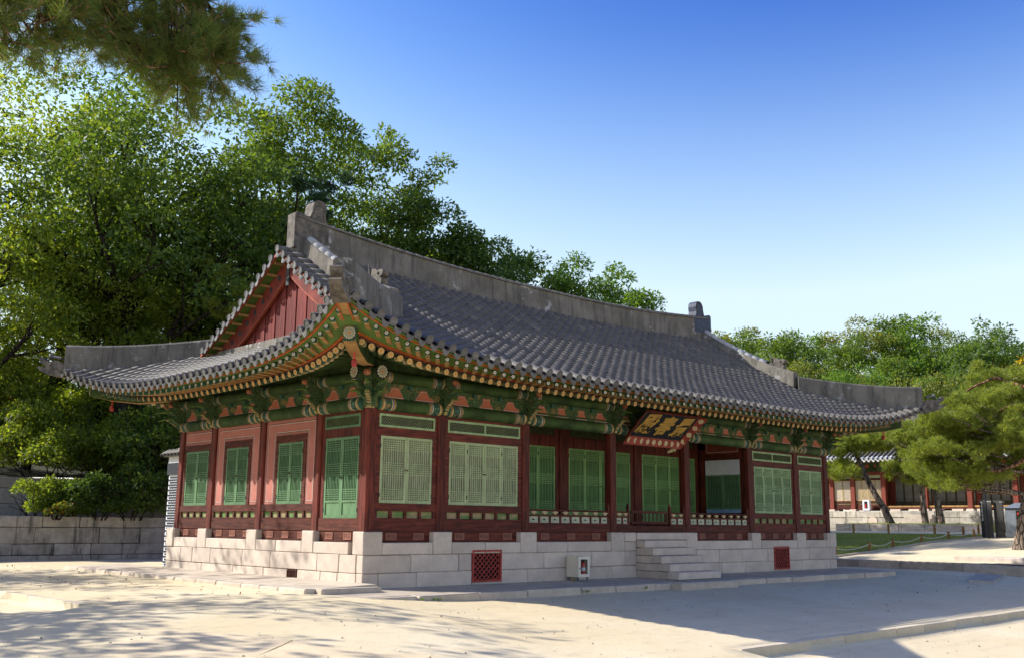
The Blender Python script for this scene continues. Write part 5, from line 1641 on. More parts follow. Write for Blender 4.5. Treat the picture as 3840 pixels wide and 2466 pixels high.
tree_px('maple_tree', 'backlit yellow green maple above the tip of the rear eave', 420, 985, 47, 4.2, 114, M['lf_yel'], 10000, .20, trunk_r=.15, fork=.5, fill=1.1, clump=.95)
tree_px('maple_tree', 'small olive maple close behind the hip ridge', 700, 1010, 48, 3.8, 115, M['lf_yel'], 9000, .20, trunk_r=.12, fork=.35, fill=1.4, clump=.95)
tree_px('maple_tree', 'low maple with a slender trunk at the foot of the slope', 30, 1150, 46.5, 2.8, 116, M['lf_yel'], 9000, .17, trunk_r=.09, fork=.3, fill=1.3, clump=.75)
tree_px('elm_tree', 'shaded green tree between the two dark trunks', 620, 760, 55, 5.0, 117, M['lf_mid'], 7000, .30, fill=1.2, clump=1.4)
tree_px('elm_tree', 'green tree filling the wood behind the middle of the ridge', 1930, 960, 57, 3.4, 118, M['lf_mid'], 17000, .28, fill=1.4, clump=1.15)
tree_px('locust_tree', 'low bright green tree between the last two trees above the ridge', 2265, 1010, 56, 2.6, 128, M['lf_bright'], 15000, .24, fill=1.3, clump=.95)
tree_px('elm_tree', 'dark green tree behind the gable peak', 1250, 640, 60, 4.6, 119, M['lf_deep'], 11000, .30, fill=1.3, clump=1.3)
tree_px('elm_tree', 'round topped tree tucked behind the ridge and the dark shaded tree', 1700, 930, 62, 3.6, 120, M['lf_mid'], 15000, .28, fill=1.2, clump=1.1)
q = at(1120, 640, 47); zb = z_hill(q.x, q.y); rp = random.Random(5)
pine('dark_pine', 'dark bluish pine standing close behind the gable', (q.x, q.y, zb), [(q.x, q.y, zb-.3), (q.x+.1, q.y, zb+4), (q.x-.1, q.y, zb+8), (q.x, q.y, q.z)], [.22, .18, .12, .04],
     [((q.x+rp.gauss(0, 1.3), q.y+rp.gauss(0, 1.2), zb+4+(q.z-zb-4)*i/13), 1.3, 1.3, .5) for i in range(14)], 121, M['needle_dark'], 2600, .26, .03, 12, bark='bark')
q = at(930, 1010, 43); zb = z_hill(q.x, q.y)
pine('dark_pine', 'soft green young pine showing left of the gable tiles', (q.x, q.y, zb), [(q.x, q.y, zb-.3), (q.x, q.y, zb+3), (q.x+.1, q.y, q.z)], [.14, .10, .03],
     [((q.x+rp.gauss(0, 1.0), q.y+rp.gauss(0, 1.0), zb+2+(q.z-zb-2)*i/9), 1.1, 1.1, .45) for i in range(10)], 122, M['needle'], 2000, .24, .028, 12, bark='bark')
# ---- shrubs on the terraces
def sh_px(label, px, D, z, w, h, seed, lm, n, ls, name='shrub', d=None):
    q = at(px, 1900, D); return shrub(name, label, (q.x, q.y, z), w, h, seed, lm, n, ls, None, 'shrub', d)
sh_px('bright yellow green shrub spreading above the upper stone wall', 150, 43.5, 1.75, 4.6, 3.3, 201, M['lf_yel'], 11000, .15)
sh_px('lime green shrub arching over the terrace beside the hall corner', 400, 44, 1.75, 4.4, 3.4, 202, M['lf_yel'], 11000, .15)
sh_px('dark evergreen bush between the terrace shrubs and the hall', 590, 42, .9, 3.2, 4.2, 203, M['lf_mid'], 9000, .17)
sh_px('tall dark thicket right behind the hall corner column', 720, 43, .9, 4.0, 5.6, 204, M['lf_deep'], 10000, .18)
sh_px('low rounded green shrub on the first terrace', 140, 40.2, .3, 2.0, 1.5, 205, M['lf_yel'], 6500, .12, d=1.6)
sh_px('low shrub with yellow leaves on the first terrace', 250, 40.2, .3, 1.9, 1.3, 206, M['lf_mid'], 6500, .12, d=1.5)
sh_px('dark low shrub next to the yellow leaved one', 370, 40.4, .3, 2.3, 1.7, 207, M['lf_deep'], 7000, .13, d=1.7)
sh_px('wide shrub in the corner where the terrace meets the hall', 500, 40.6, .3, 2.6, 2.2, 208, M['lf_mid'], 7500, .14, d=1.8)
sh_px('tiny golden leaved shrub at the edge of the retaining wall', 215, 39.1, .3, .9, .6, 209, M['lf_auto'], 1500, .09)
sh_px('shaggy green bush behind the upper wall with reddish leaves', 40, 47, 2.2, 4.0, 3.8, 210, M['lf_auto'], 8000, .17)
sh_px('dense green bush under the backlit maple', 280, 48, 2.3, 4.5, 4.4, 211, M['lf_yel'], 9000, .18)
sh_px('dense bush higher up the slope behind the hip ridge end', 480, 49, 2.5, 4.6, 5.0, 212, M['lf_mid'], 9000, .18)
sh_px('bush with small pale leaves beside the rear eave', 660, 50, 2.5, 4.6, 5.4, 213, M['lf_mid'], 9000, .18)
sh_px('leafy bush filling the slope under the tip of the rear eave', 200, 52, 3.2, 4.4, 5.2, 214, M['lf_mid'], 9000, .18)
sh_px('tall leafy bush at the foot of the forked tree', 60, 53, 3.4, 4.6, 5.6, 215, M['lf_yel'], 9000, .18)
# ---- trees out on the left that throw the dappled shade
broad_tree('roadside_tree', 'leafy tree left of the hall throwing dappled shade on the court', (-13.5, 6.5, -1.5), 12.5, 4.2, 301, M['lf_mid'], 3600, .30, trunk_r=.26, fork=.5, fill=.9, clump=1.0)
broad_tree('roadside_tree', 'thin crowned tree left of the hall near the retaining wall', (-11.5, 16.5, -1.3), 12.0, 4.0, 302, M['lf_mid'], 3400, .30, trunk_r=.24, fork=.5, fill=.8, clump=1.0)
broad_tree('roadside_tree', 'tree with high crown shading the front of the court', (-19.5, -1.0, -1.6), 11.0, 3.4, 303, M['lf_mid'], 3000, .30, trunk_r=.24, fork=.55, fill=.8, clump=1.0)
# ---- pine branches hanging into the top left corner
def near_pine():
    rr = random.Random(77); rng = np.random.default_rng(77)
    root = Vector((-16.5, -9.5, -1.6))
    t = empty('overhanging_pine', tuple(root), 'tall pine whose long needled branches hang over the court', 'pine tree')
    mb = MB()
    top = at(-700, -900, 10.5)
    mb.tube([tuple(root), (-16.4, -9.6, 1.5), (-16.0, -9.9, 4.5), (-15.4, -10.2, 7.0), tuple(Vector((-14.6, -10.4, 8.6)))], [.26, .23, .20, .15, .08], 10, 0, False)
    B = []; A = []
    hubs = [(-60, 60, 8.6), (90, 120, 8.9), (230, 60, 9.2), (330, 160, 9.0), (470, 110, 9.4), (560, 190, 9.2), (640, 60, 9.4), (720, 170, 9.3), (690, 260, 9.1), (790, 310, 9.2), (880, 250, 9.4), (900, 120, 9.6), (820, 60, 9.6), (700, -60, 9.4), (420, -60, 9.2), (120, -80, 8.9), (620, 330, 9.2), (760, 400, 9.1), (900, 360, 9.2), (840, 200, 9.3), (560, 20, 9.3), (380, 40, 9.1), (180, 180, 8.8), (-40, 190, 8.6), (960, 210, 9.5), (930, 300, 9.4)]
    start = Vector((-15.2, -10.3, 7.4))
    limbs = [at(300, -350, 9.4), at(650, -250, 9.6), at(60, -300, 9.0)]
    for l in limbs: mb.tube([tuple(start), tuple(start.lerp(l, .5)+Vector((0, 0, .25))), tuple(l)], [.05, .035, .025], 7, 0, False)
    for px, py, D in hubs:
        h = at(px*.93-35, py*.80-30, D); s = min(limbs, key=lambda q: (q-h).length)
        m = s.lerp(h, .55)+Vector((rr.gauss(0, .06), rr.gauss(0, .06), .06))
        mb.tube([tuple(s), tuple(m), tuple(h)], [.016, .012, .006], 6, 0, False)
        for k in range(19):
            e = h+Vector((rr.gauss(0, .23), rr.gauss(0, .23), rr.gauss(-.03, .17)))
            mb.tube([tuple(m.lerp(h, .3+.7*rr.random())), tuple(h.lerp(e, .5)), tuple(e)], [.008, .006, .004], 5, 0, False)
            for j in range(3):
                f = h.lerp(e, .62+.46*j/2); B.append(tuple(f+Vector((rr.gauss(0, .02), rr.gauss(0, .02), rr.gauss(0, .02))))); d = (e-h).normalized(); A.append(tuple(d*.75+Vector((0, 0, .15))))
    mb.build('trunk', M['bark_red'], t, True)
    link(bpy.data.objects.new('crown', needle_mesh('crown', np.array(B), np.array(A), 44, .15, .0058, M['needle_near'], rng, .55)), t)
near_pine()

# ------------------------------------------------------------------ court on the right
# far hall ----------------------------------------------------------------
FX, FZ = 53.0, 1.46
FY = [17.9, 16.3, 14.05, 11.2, 8.3, 5.5, 2.7, .4, -1.2]
fh = lambda u, n, z: (FX-n, u, FZ+z)
FAR = empty('far_hall', (FX+3, 8.4, FZ-.4), 'distant red pillared hall with white papered windows and grey tiled roof behind pines', 'hall')
def far_hall():
    for y in FY:
        mb = MB(fh); mb.box(y-.15, y+.15, -.15, .15, 0, 2.55); mb.build('column', M['redfar'], FAR)
        mb = MB(fh); mb.cbox(y-.24, y+.24, -.24, .24, -.16, 0, .02); mb.build('base_stone', M['stone'], FAR)
        mb = MB(fh); mb.prism([(y-.14, 2.6), (y+.14, 2.6), (y+.3, 3.05), (y-.3, 3.05)], 'y', .0, .5); mb.build('bracket', M['scroll'], FAR)
    for i in range(len(FY)-1):
        a, b = FY[i+1]+.15, FY[i]-.15
        mb = MB(fh); mb.box(a, b, -.10, .10, 2.32, 2.55); mb.build('tie_beam', M['redfar'], FAR)
        mb = MB(fh); mb.box(a, b, -.09, .11, 2.56, 2.80); mb.build('painted_beam', M['pgreen'], FAR)
        mb = MB(fh); mb.box(a, b, -.05, .03, 2.80, 3.15); d = mb.build('frieze_board', M['scroll'], FAR)
        for k in range(3):
            c = a+(b-a)*(k+.5)/3; w = (b-a)*.10
            mb = MB(fh); mb.prism([(c-w, 2.82), (c+w, 2.82), (c+w*.5, 3.06), (c-w*.5, 3.06)], 'y', .025, .04); mb.build('salmon_panel', M['psalmon'], d)
        porch = i not in (0, 1, 6, 7)
        n = -1.3 if porch else -.02
        if porch:
            mb = MB(fh); mb.box(a-.15, b+.15, -1.5, .05, .12, .22); mb.build('porch_floor', M['wood'], FAR)
            mb = MB(fh); mb.box(a, b, -.02, .06, .0, .10); mb.build('floor_beam', M['brownred'], FAR)
            mb = MB(fh); mb.box(b-.05, b+.25, n-.1, n+.1, .22, 2.7); mb.build('inner_post', M['redfar'], FAR)
            mb = MB(fh); mb.box(a-.1, b+.1, n-.06, n+.04, 2.2, 3.0); mb.build('lintel', M['redfar'], FAR)
            for kk in (0, 1):
                mb = MB(fh); c = a+(b-a)*(.25+.5*kk); mb.box(c-.35, c+.35, -.10, .20, -.16, .0); mb.build('under_floor_stone', M['stone'], FAR)
        z0, z1 = (.24, 2.18) if porch else (.58, 1.98)
        if not porch:
            for nm_, z_a, z_b in (('base_board', .0, .34), ('sill', .44, .575), ('lintel', 1.985, 2.12)):
                mb = MB(fh); mb.box(a, b, -.10, .02, z_a, z_b); mb.build(nm_, M['brownred'], FAR)
            mb = MB(fh); mb.box(a, b, -.1, -.04, .34, .44); mb.build('panel', M['olive'], FAR)
            mb = MB(fh); mb.box(a, b, -.08, -.02, 2.12, 2.32); mb.build('transom', M['green_pale'], FAR)
        k = 2 if b-a < 1.6 else 4
        w = (b-a)/k
        for j in range(k):
            u0, u1 = a+w*j+.02, a+w*(j+1)-.02
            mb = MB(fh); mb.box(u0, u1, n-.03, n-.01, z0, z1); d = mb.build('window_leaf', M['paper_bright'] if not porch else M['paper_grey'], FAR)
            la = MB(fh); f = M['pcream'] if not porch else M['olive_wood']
            la.box(u0, u0+.05, n-.02, n+.02, z0, z1); la.box(u1-.05, u1, n-.02, n+.02, z0, z1); la.box(u0+.05, u1-.05, n-.02, n+.02, z1-.05, z1); la.box(u0+.05, u1-.05, n-.02, n+.02, z0, z0+(.05 if not porch else .3))
            for q in range(1, 8): u = u0+.05+(u1-u0-.1)*q/8; la.box(u-.008, u+.008, n-.012, n+.006, z0+.05, z1-.05)
            for q in range(1, 14):
                if porch and q not in (1, 2, 3, 6, 7, 8, 12, 13): continue
                z = z0+(z1-z0)*q/14; la.box(u0+.05, u1-.05, n-.01, n+.004, z-.008, z+.008)
            la.build('lattice', f, d)
    # roof
    e0, e1 = FY[0]+1.9, FY[-1]-1.9; yc = (e0+e1)/2; hw = (e0-e1)/2
    def ez(y): return 3.28+.5*abs((y-yc)/hw)**5
    def P(y, d): return (FX-1.75+d, y, FZ+ez(y)+(.46*d+.03*d*d))
    mb = MB(); V = []; F = []
    ys = frange(e1, e0, .5); nv = 8
    for y in ys:
        lim = 4.6 if FY[-1]-.2 < y < FY[0]+.2 else max(.05, min(4.6, (min(abs(y-e0), abs(y-e1)))*1.05))
        for j in range(nv+1): V.append(P(y, lim*j/nv))
    F = [(i*(nv+1)+j, (i+1)*(nv+1)+j, (i+1)*(nv+1)+j+1, i*(nv+1)+j+1) for i in range(len(ys)-1) for j in range(nv)]
    mb.add(V, F)
    V = []
    for y in ys:
        for d, dz in ((4.6, 0), (9.2, -3.0)): p = P(y, 4.6); V.append((p[0]+(d-4.6), y, p[2]+dz))
    mb.add(V, [(2*i, 2*i+1, 2*i+3, 2*i+2) for i in range(len(ys)-1)])
    for yy in (e0, e1):
        s = 1 if yy == e0 else -1; g = FY[0]+.2 if s > 0 else FY[-1]-.2
        p = P(yy, 0); mb.add([p, (FX+1, yy, p[2]), (FX+5.5, yy, p[2]), P(g, 4.6), P(g, 2.2)], [(0, 1, 4), (1, 2, 3, 4)])
    rf = mb.build('roof', M['pan'], FAR, True)
    tv = []; tf = []
    rrn = random.Random(9)
    k = int((e0-e1)/.33)
    for i in range(k):
        y = e1+.2+(e0-e1-.4)*i/(k-1)
        lim = 4.5 if FY[-1]-.2 < y < FY[0]+.2 else max(.3, min(4.5, (min(abs(y-e0), abs(y-e1)))*1.05))
        p0 = Vector(P(y, -.03)); pts = [Vector(P(y, lim*j/6)) for j in range(7)]
        t2 = MB(); t2.tube([tuple(v+Vector((0, 0, .03))) for v in pts], .082, 6, 0, False)
        b = len(tv); tv += t2.v; tf += [tuple(b+q for q in f) for f in t2.f]
        inst('round_end_tile', ETF, mat4(p0+Vector((0, 0, .03)), Vector((0, -1, 0)), Vector((.9, 0, .42)).normalized(), Vector((-.42, 0, .9)).normalized()), rf)
        if i < k-1:
            ym = y+.165; inst('drip_tile', DTF, mat4(Vector(P(ym, -.03)), Vector((0, -1, 0)), Vector((.9, 0, .42)).normalized(), Vector((-.42, 0, .9)).normalized()), rf)
    mb = MB(); mb.v = tv; mb.f = tf; mb.m = [0]*len(tf); o = mb.build('tile_rows', M['tile'], rf, True); o['kind'] = 'stuff'
    mb = MB(fh); mb.box(e1+.3, e0-.3, .1, 1.55, 3.14, 3.20); mb.build('eave_soffit', M['pbrown'], FAR)
    mb = MB(fh); mb.box(e1+.2, e0-.2, 1.50, 1.58, 3.10, 3.24); mb.build('eave_board', M['pgreen'], FAR)
    mb = MB(); p = P(yc, 4.6); mb.box(p[0]-.2, p[0]+.2, FY[-1]-.2, FY[0]+.2, p[2]-.2, p[2]+.6); mb.build('main_ridge', M['plaster'], FAR)
    mb = MB(fh); mb.box(e1+1.9, e0-1.9, -6, -1.6, 0, 3.3); mb.build('rear_wall', M['redpanel'], FAR)
    # terrace under the hall
    mb = MB(fh); mb.box(FY[-1]-1.5, FY[0]+1.5, -8, 1.45, -.5, -.16); mb.build('stylobate', M['stone'], FAR)
M['redfar'] = simple('sunlit_red_paint', (.18, .036, .018), .65, .25, 2, .1, (6,6,.7), .3)  # brighter copy of the dark red, with sunlight put into the colour
M['paper_bright'] = simple('bright_window_paper', (.72,.70,.64), .9, .05, 3, .04)  # bright paper for the closed bays, a greyer one in the porch
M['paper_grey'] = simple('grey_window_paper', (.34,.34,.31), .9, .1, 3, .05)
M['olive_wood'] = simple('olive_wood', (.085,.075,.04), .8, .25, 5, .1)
ETF = ET.copy(); ETF.materials.clear()
M['tile_white'] = simple('white_plastered_tile_end', (.62,.62,.60), .8, .1, 8, .1)
ETF.materials.append(M['tile_white']); ETF.materials.append(M['tile_white'])
DTF = DT.copy(); DTF.materials.clear(); DTF.materials.append(M['tile_white'])
far_hall()
course_wall('terrace_wall', 'stained grey stone terrace wall below the distant hall', 'y', 49.6, 1.6, -14, 24, [1.28, .86, .42, .02], M['wall_stone2'] if 'wall_stone2' in M else M['wall_stone'], 41, 1.2, 2.2)
mb = MB(); mb.box(49.7, 51.8, -14, 24, .6, 1.25); o = mb.build('terrace_floor', M['ledge'], None); o['kind'] = 'structure'
def terrace_steps(y0, y1, label):
    t = empty('stone_steps', (49.3, (y0+y1)/2, .2), label, 'steps')
    for k in range(3):
        mb = MB(); mb.cbox(48.5+.35*k, 49.55, y0, y1, .0 if k == 0 else .2+.28*k, .48+.28*k, .02); mb.build('step', M['stone_grey'], t)
terrace_steps(9.2, 11.0, 'three stone steps up the far terrace behind the leaning pine')
terrace_steps(2.2, 4.0, 'three stone steps up the far terrace beside the dark sign panels')
# planter with three pines
pl = empty('planter_bed', (43.5, 7, .3), 'long low raised bed edged with granite where three pines stand', 'planter')
rr = random.Random(44); yy = 3.0
zpl = .42
while yy < 11.6:
    q = min(11.8, yy+1.2+rr.random()*.8); mb = MB(); mb.cbox(42.0, 42.3, yy+.008, q-.008, -.4, zpl, .02, 0, rr, .006); mb.build('edging_stone', M['stone_grey'], pl); yy = q
mb = MB(); mb.box(42.3, 46.5, 3.05, 11.75, -.4, zpl-.04); mb.build('soil', M['lawn'], pl)
def grass_tufts(name, label, pts, h, n, seed, kind=True):
    rng = np.random.default_rng(seed); P_ = np.array(pts)
    me = needle_mesh(name, P_, np.tile(np.array([0, 0, 1.0]), (len(P_), 1)), n, h, .012, M['grass'], rng, .35)
    o = link(bpy.data.objects.new(name, me)); o['kind'] = 'stuff'; o['label'] = label; o['category'] = 'grass'; return o
rng0 = np.random.default_rng(8)
grass_tufts('bed_grass', 'grass growing round the pine trunks in the raised bed', [(42.35+4*rng0.random()**2, 3.3+8.2*rng0.random(), zpl-.05) for i in range(1500)], .13, 8, 9)
def ylo(x):
    for (a, b), (c, d) in zip(LAWN, LAWN[1:]):
        if a <= x <= c: return b+(d-b)*(x-a)/(c-a)
    return 1.5
pts = []
for i in range(5200):
    x = 27+11.3*rng0.random(); y = ylo(x)+.1+16*rng0.random(); pts.append((x, y, zU(x, y)+.025))
grass_tufts('lawn_grass', 'short green grass of the lawn beyond the hall', pts, .055, 7, 10)
# trunks in the bed: A leaning, B and C upright
def D_at(px, py, D): return tuple(at(px, py, D))
def r8(x, y): return (3000+x/1.779, 1600+y/1.779)
def pine_px(label, D, tr, pads, seed, mat, nt, length=.26, width=.030, bark='bark_pine', nper=13, thick=.42, TK=.56):
    path = [D_at(*r8(x, y), D) for x, y, r in tr]; rad = [r*TK for x, y, r in tr]
    pd = [(D_at(*r8(x, y), D+dd), a, a, b) for x, y, dd, a, b in pads]
    path = [(path[0][0], path[0][1], path[0][2]-.3)]+path; rad = [rad[0]*1.25]+rad
    return pine('pine_tree', label, path[0], path, rad, pd, seed, mat, nt, length, width, nper, None, bark, 'pine tree', True, thick)
pine_px('pine with a strongly leaning trunk in the raised bed', 62.5, [(606,640,.42),(560,540,.33),(500,445,.30),(445,340,.27),(405,240,.25),(375,185,.22),(385,130,.18),(330,150,.13),(270,190,.10)],
        [(300,110,0,2.2,.4),(440,95,.5,2.4,.4),(520,125,-.5,1.7,.35),(260,300,-.5,1.5,.55),(280,270,.3,1.3,.5),(380,70,0,1.8,.4),(240,150,0,1.3,.35)], 501, M['needle'], 2600, bark='bark_pine')
pine_px('slim upright pine in the middle of the raised bed', 62.0, [(838,640,.36),(825,540,.30),(818,440,.27),(815,340,.25),(822,240,.22),(830,150,.18)],
        [(760,300,-.6,1.7,.35),(690,320,-.8,1.2,.3),(820,270,0,1.6,.35),(760,350,.2,1.0,.25),(840,120,.3,2.0,.5)], 502, M['needle'], 1700)
pine_px('pine with pale plated bark at the right of the raised bed', 62.2, [(940,640,.42),(925,540,.36),(905,440,.33),(890,360,.30),(880,250,.26),(868,160,.2)],
        [(900,200,0,2.0,.45),(800,110,0,2.2,.5),(960,120,0,2.2,.5)], 503, M['needle'], 1400)
# big pine at the right edge
big = [(1470,850,.40),(1478,780,.33),(1490,680,.30),(1505,580,.29),(1530,450,.27),(1560,300,.24),(1590,120,.20),(1560,-80,.15),(1500,-220,.10)]
pads = []
rb = random.Random(66)
for x, y, a in ((700,20,1.2),(780,80,1.4),(900,20,1.5),(1010,60,1.6),(1120,20,1.6),(870,160,1.4),(1000,170,1.5),(1130,150,1.6),(1260,110,1.6),(1390,160,1.6),(960,270,1.3),(1080,290,1.4),(1190,270,1.2),(1230,350,1.0),(1060,360,.9),(940,360,.8),(1300,30,1.6),(1430,60,1.6),(1210,-60,1.6),(1330,-110,1.5),(1450,-80,1.5),(1080,-60,1.4),(960,-40,1.2),(1400,-200,1.5),(1290,-220,1.4),(1180,-180,1.2),(1480,-300,1.4),(1340,-340,1.3),(650,70,.8),(620,20,.7),(830,230,1.0),(1320,240,1.0),(1450,280,1.2)):
    pads.append((x, y, rb.gauss(0, .9), a, .40))
pine_px('large spreading pine at the edge of the court with twisted reddish limbs', 47.5, big, pads, 504, M['needle'], 15000, .19, .021, 'bark_pine', 15, .36, .95)
lm = MB()
for pth, r in (([(1530,200),(1400,265),(1330,292),(1240,292)], .11), ([(1560,80),(1300,140),(1180,190),(1080,232),(1010,242)], .10), ([(1560,-60),(1420,-150),(1330,-110),(1300,-95)], .09), ([(1560,-250),(1300,-330),(1180,-280),(1110,-240)], .08)):
    lm.tube([D_at(*r8(x, y), 46.6) for x, y in pth], [r*(1-.55*i/(len(pth)-1)) for i in range(len(pth))], 7, 0, False)
big_o = [o for o in bpy.data.objects if o.get('label', '').startswith('large spreading pine')][0]
lm.build('limb', M['bark_red'], big_o, True)
# stone kerb round the big pine
kb = empty('tree_bed', (28.5, -4, -1.05), 'rough low stone edging under the large pine at the edge of the court', 'stone edging')
rr = random.Random(12)
for a, b in ((-1.15, -2.8), (-2.8, -4.6), (-4.6, -6.5), (-6.5, -8.5)):
    mb = MB(); mb.cbox(27.35-.25*(-a-1)*.3, 27.75-.25*(-a-1)*.3, b+.01, a-.01, -1.3, -.86, .03, 0, rr, .02); mb.build('edging_stone', M['stone'], kb)
mb = MB(); mb.add([(27.5,-1.2,-.90),(27.1,-8.5,-.92),(32,-8.5,-.6),(32,-1.2,-.62)], [(0,1,2,3)]); mb.build('soil', M['sand'], kb)
# path edging stones beside the lawn
pe = empty('lawn_edging', (32, 3, -.6), 'thin curved granite edging between the lawn and the sandy path', 'edging')
for (a, b), (c, d) in zip(LAWN, LAWN[1:]):
    n = max(1, int(math.hypot(c-a, d-b)/1.0))
    for i in range(n):
        x0, y0, x1, y1 = a+(c-a)*i/n, b+(d-b)*i/n, a+(c-a)*(i+1)/n, b+(d-b)*(i+1)/n
        dx, dy = x1-x0, y1-y0; L = math.hypot(dx, dy); nx, ny = -dy/L*.07, dx/L*.07
        mb = MB(); V = []
        for zz in (-.2, .075):
            for px_, py_ in ((x0+nx, y0+ny), (x1+nx, y1+ny), (x1-nx, y1-ny), (x0-nx, y0-ny)): V.append((px_, py_, zU(px_, py_)+zz))
        mb.add(V, [(3,2,1,0),(4,5,6,7),(0,1,5,4),(1,2,6,5),(2,3,7,6),(3,0,4,7)]); mb.build('edging_stone', M['stone_grey'], pe)
# rope fences
def rope_fence(label, posts, h=.42):
    c = posts[len(posts)//2]; t = empty('rope_fence', (c[0], c[1], zU(*c)), label, 'fence')
    tops = []
    for x, y in posts:
        mb = MB(); z = zU(x, y); mb.tube([(x, y, z-.1), (x, y, z+h-.01), (x, y, z+h)], [.062, .060, .05], 10); mb.build('post', M['post_wood'], t); tops.append(Vector((x, y, z+h*.78)))
    for a, b in zip(tops, tops[1:]):
        mb = MB(); mb.tube([tuple(a.lerp(b, s)-Vector((0, 0, .14*4*s*(1-s)))) for s in [i/10 for i in range(11)]], .014, 5); mb.build('rope', M['rope'], t)
rope_fence('low rope fence on wooden posts along the curved lawn edge', [(26.98, 4.3), (27.6, 4.0), (29.93, 3.62), (31.43, 3.25), (33.69, 2.95), (35.4, 2.40), (36.75, 1.75)])
rope_fence('low rope fence on wooden posts along the back of the lawn', [(38.4, 13), (38.5, 11), (38.55, 8.86), (38.6, 6.91), (38.6, 4.45), (37.6, 2.6), (38.7, 2.3), (36.95, 1.55)][:7], .50)
# sign panels, pole, cabinet
def panel(label, y0, y1, x, z, h, edge=True):
    t = empty('sign_panel', (x, (y0+y1)/2, z), label, 'sign')
    mb = MB(); mb.box(x, x+.06, y0, y1, z, z+h); mb.build('panel', M['sign_dark'], t)
    if edge:
        mb = MB(); mb.box(x-.004, x-.001, y1-.16, y1-.002, z+.02, z+h-.02); mb.build('dark_band', M['sign_black'], t)
        mb = MB()
        for k in range(13): zz = z+h-.12-.07*k; mb.box(x-.0075, x-.0045, y1-.13, y1-.13+.05+.03*(k % 3 == 0), zz, zz+.035)
        mb.build('lettering', M['pwhite'], t)
    mb = MB()
    for k in range(5): mb.box(x-.004, x-.001, y1-.30-.05*k-.03, y1-.30-.05*k, z+h-.09, z+h-.06)
    mb.build('title_lettering', M['pwhite'], t)
zs = zU(37.1, 1)
panel('tall dark information panel with a black lettered edge near the grey cabinet', .98, 1.52, 37.1, zs, 1.78)
panel('tall plain dark panel between the lettered panel and the grey cabinet', .50, .94, 37.25, zs, 1.76, False)
po = MB(); a = at(*r8(1262, 738), 53.3); b = at(*r8(1228, 390), 53.3); po.tube([tuple(a-Vector((0, 0, .3))), tuple(b)], [.045, .038], 8)
o = po.build('leaning_pole', M['sign_black']); tag(o, 'thin dark leaning pole between the two dark panels', 'pole')
cb = empty('utility_cabinet', (37.6, .05, zs), 'grey metal cabinet with pitched roof and two glazed doors', 'cabinet')
def cabinet():
    y0, y1, x0, x1, h = -.72, .42, 37.2, 38.0, 1.40
    mb = MB(); mb.add([(x0,y0-.05,zs),(x1,y0-.05,zs),(x1,y1+.03,zs),(x0,y1+.03,zs),(x0+.04,y0,zs+h),(x1-.04,y0,zs+h),(x1-.04,y1,zs+h),(x0+.04,y1,zs+h)], [(3,2,1,0),(4,5,6,7),(0,1,5,4),(1,2,6,5),(2,3,7,6),(3,0,4,7)]); mb.build('body', M['grey_metal'], cb)
    mb = MB(); mb.add([(x0-.06,y0-.06,zs+h),(x1+.06,y0-.06,zs+h),(x1+.06,y1+.06,zs+h),(x0-.06,y1+.06,zs+h),(x0+.25,y0+.4,zs+h+.24),(x1-.25,y0+.4,zs+h+.24),(x1-.25,y1-.4,zs+h+.24),(x0+.25,y1-.4,zs+h+.24)], [(3,2,1,0),(4,5,6,7),(0,1,5,4),(1,2,6,5),(2,3,7,6),(3,0,4,7)]); mb.build('roof', M['grey_metal'], cb)
    for a, b in ((-.62, -.42), (-.28, -.08)):
        mb = MB(); mb.box(x0-.012, x0+.03, a, b, zs+.32, zs+1.28); d = mb.build('door_window', M['glassdark'], cb)
        mb = MB(); mb.box(x0-.016, x0-.0125, a+.03, b-.03, zs+.36, zs+.85); mb.build('painted_reflection', M['wood'], d)  # tan sheet laid on the glazing as a drawn reflection
        mb = MB(); mb.box(x0-.016, x0-.0125, a+.06, b-.06, zs+1.08, zs+1.18); mb.build('notice', M['pwhite'] if a < -.5 else M['ext_red'], d)
    mb = MB(); mb.box(x0-.02, x0+.02, -.36, -.33, zs+.75, zs+.9); mb.build('handle', M['black'], cb)
M['glassdark'] = simple('dark_glazing', (.03,.022,.018), .15, .2, 3, 0, bump=.0, spec=.6)
cabinet()
# white extinguisher box at the far hall and small stone marker
def small_box(x, y, z, label):
    t = empty('extinguisher_box', (x, y, z), label, 'cabinet')
    mb = MB(); mb.box(x, x+.25, y-.24, y+.24, z+.08, z+.78); mb.build('case', M['white_metal'], t)
    mb = MB(); mb.box(x-.006, x-.001, y-.12, y+.12, z+.2, z+.68); mb.build('window', M['glassdark'], t)
    mb = MB(); mb.tube([(x-.012, y, z+.24), (x-.012, y, z+.5)], .05, 8); mb.build('bottle', M['ext_red'], t)
    mb = MB(); mb.box(x+.02, x+.23, y-.2, y+.2, z-.002, z+.08); mb.build('foot', M['grey_metal'], t)
small_box(52.35, 15.1, FZ-.16, 'white extinguisher box standing before the papered windows of the distant hall')
mk = MB(); mk.prism([(8.9-.2, .05), (8.9+.2, .05), (8.9+.2, .75), (8.9+.12, .85), (8.9-.12, .85), (8.9-.2, .75)], 'x', 47.5, 47.62)
mk2 = MB(); mk2.prism([(11.9, .0), (12.45, .0), (12.45, .75), (12.3, .86), (12.05, .86), (11.9, .75)], 'x', 47.4, 47.55); o = mk2.build('stone_marker', M['stone']); tag(o, 'small pale rounded stone marker beside the raised bed', 'marker')
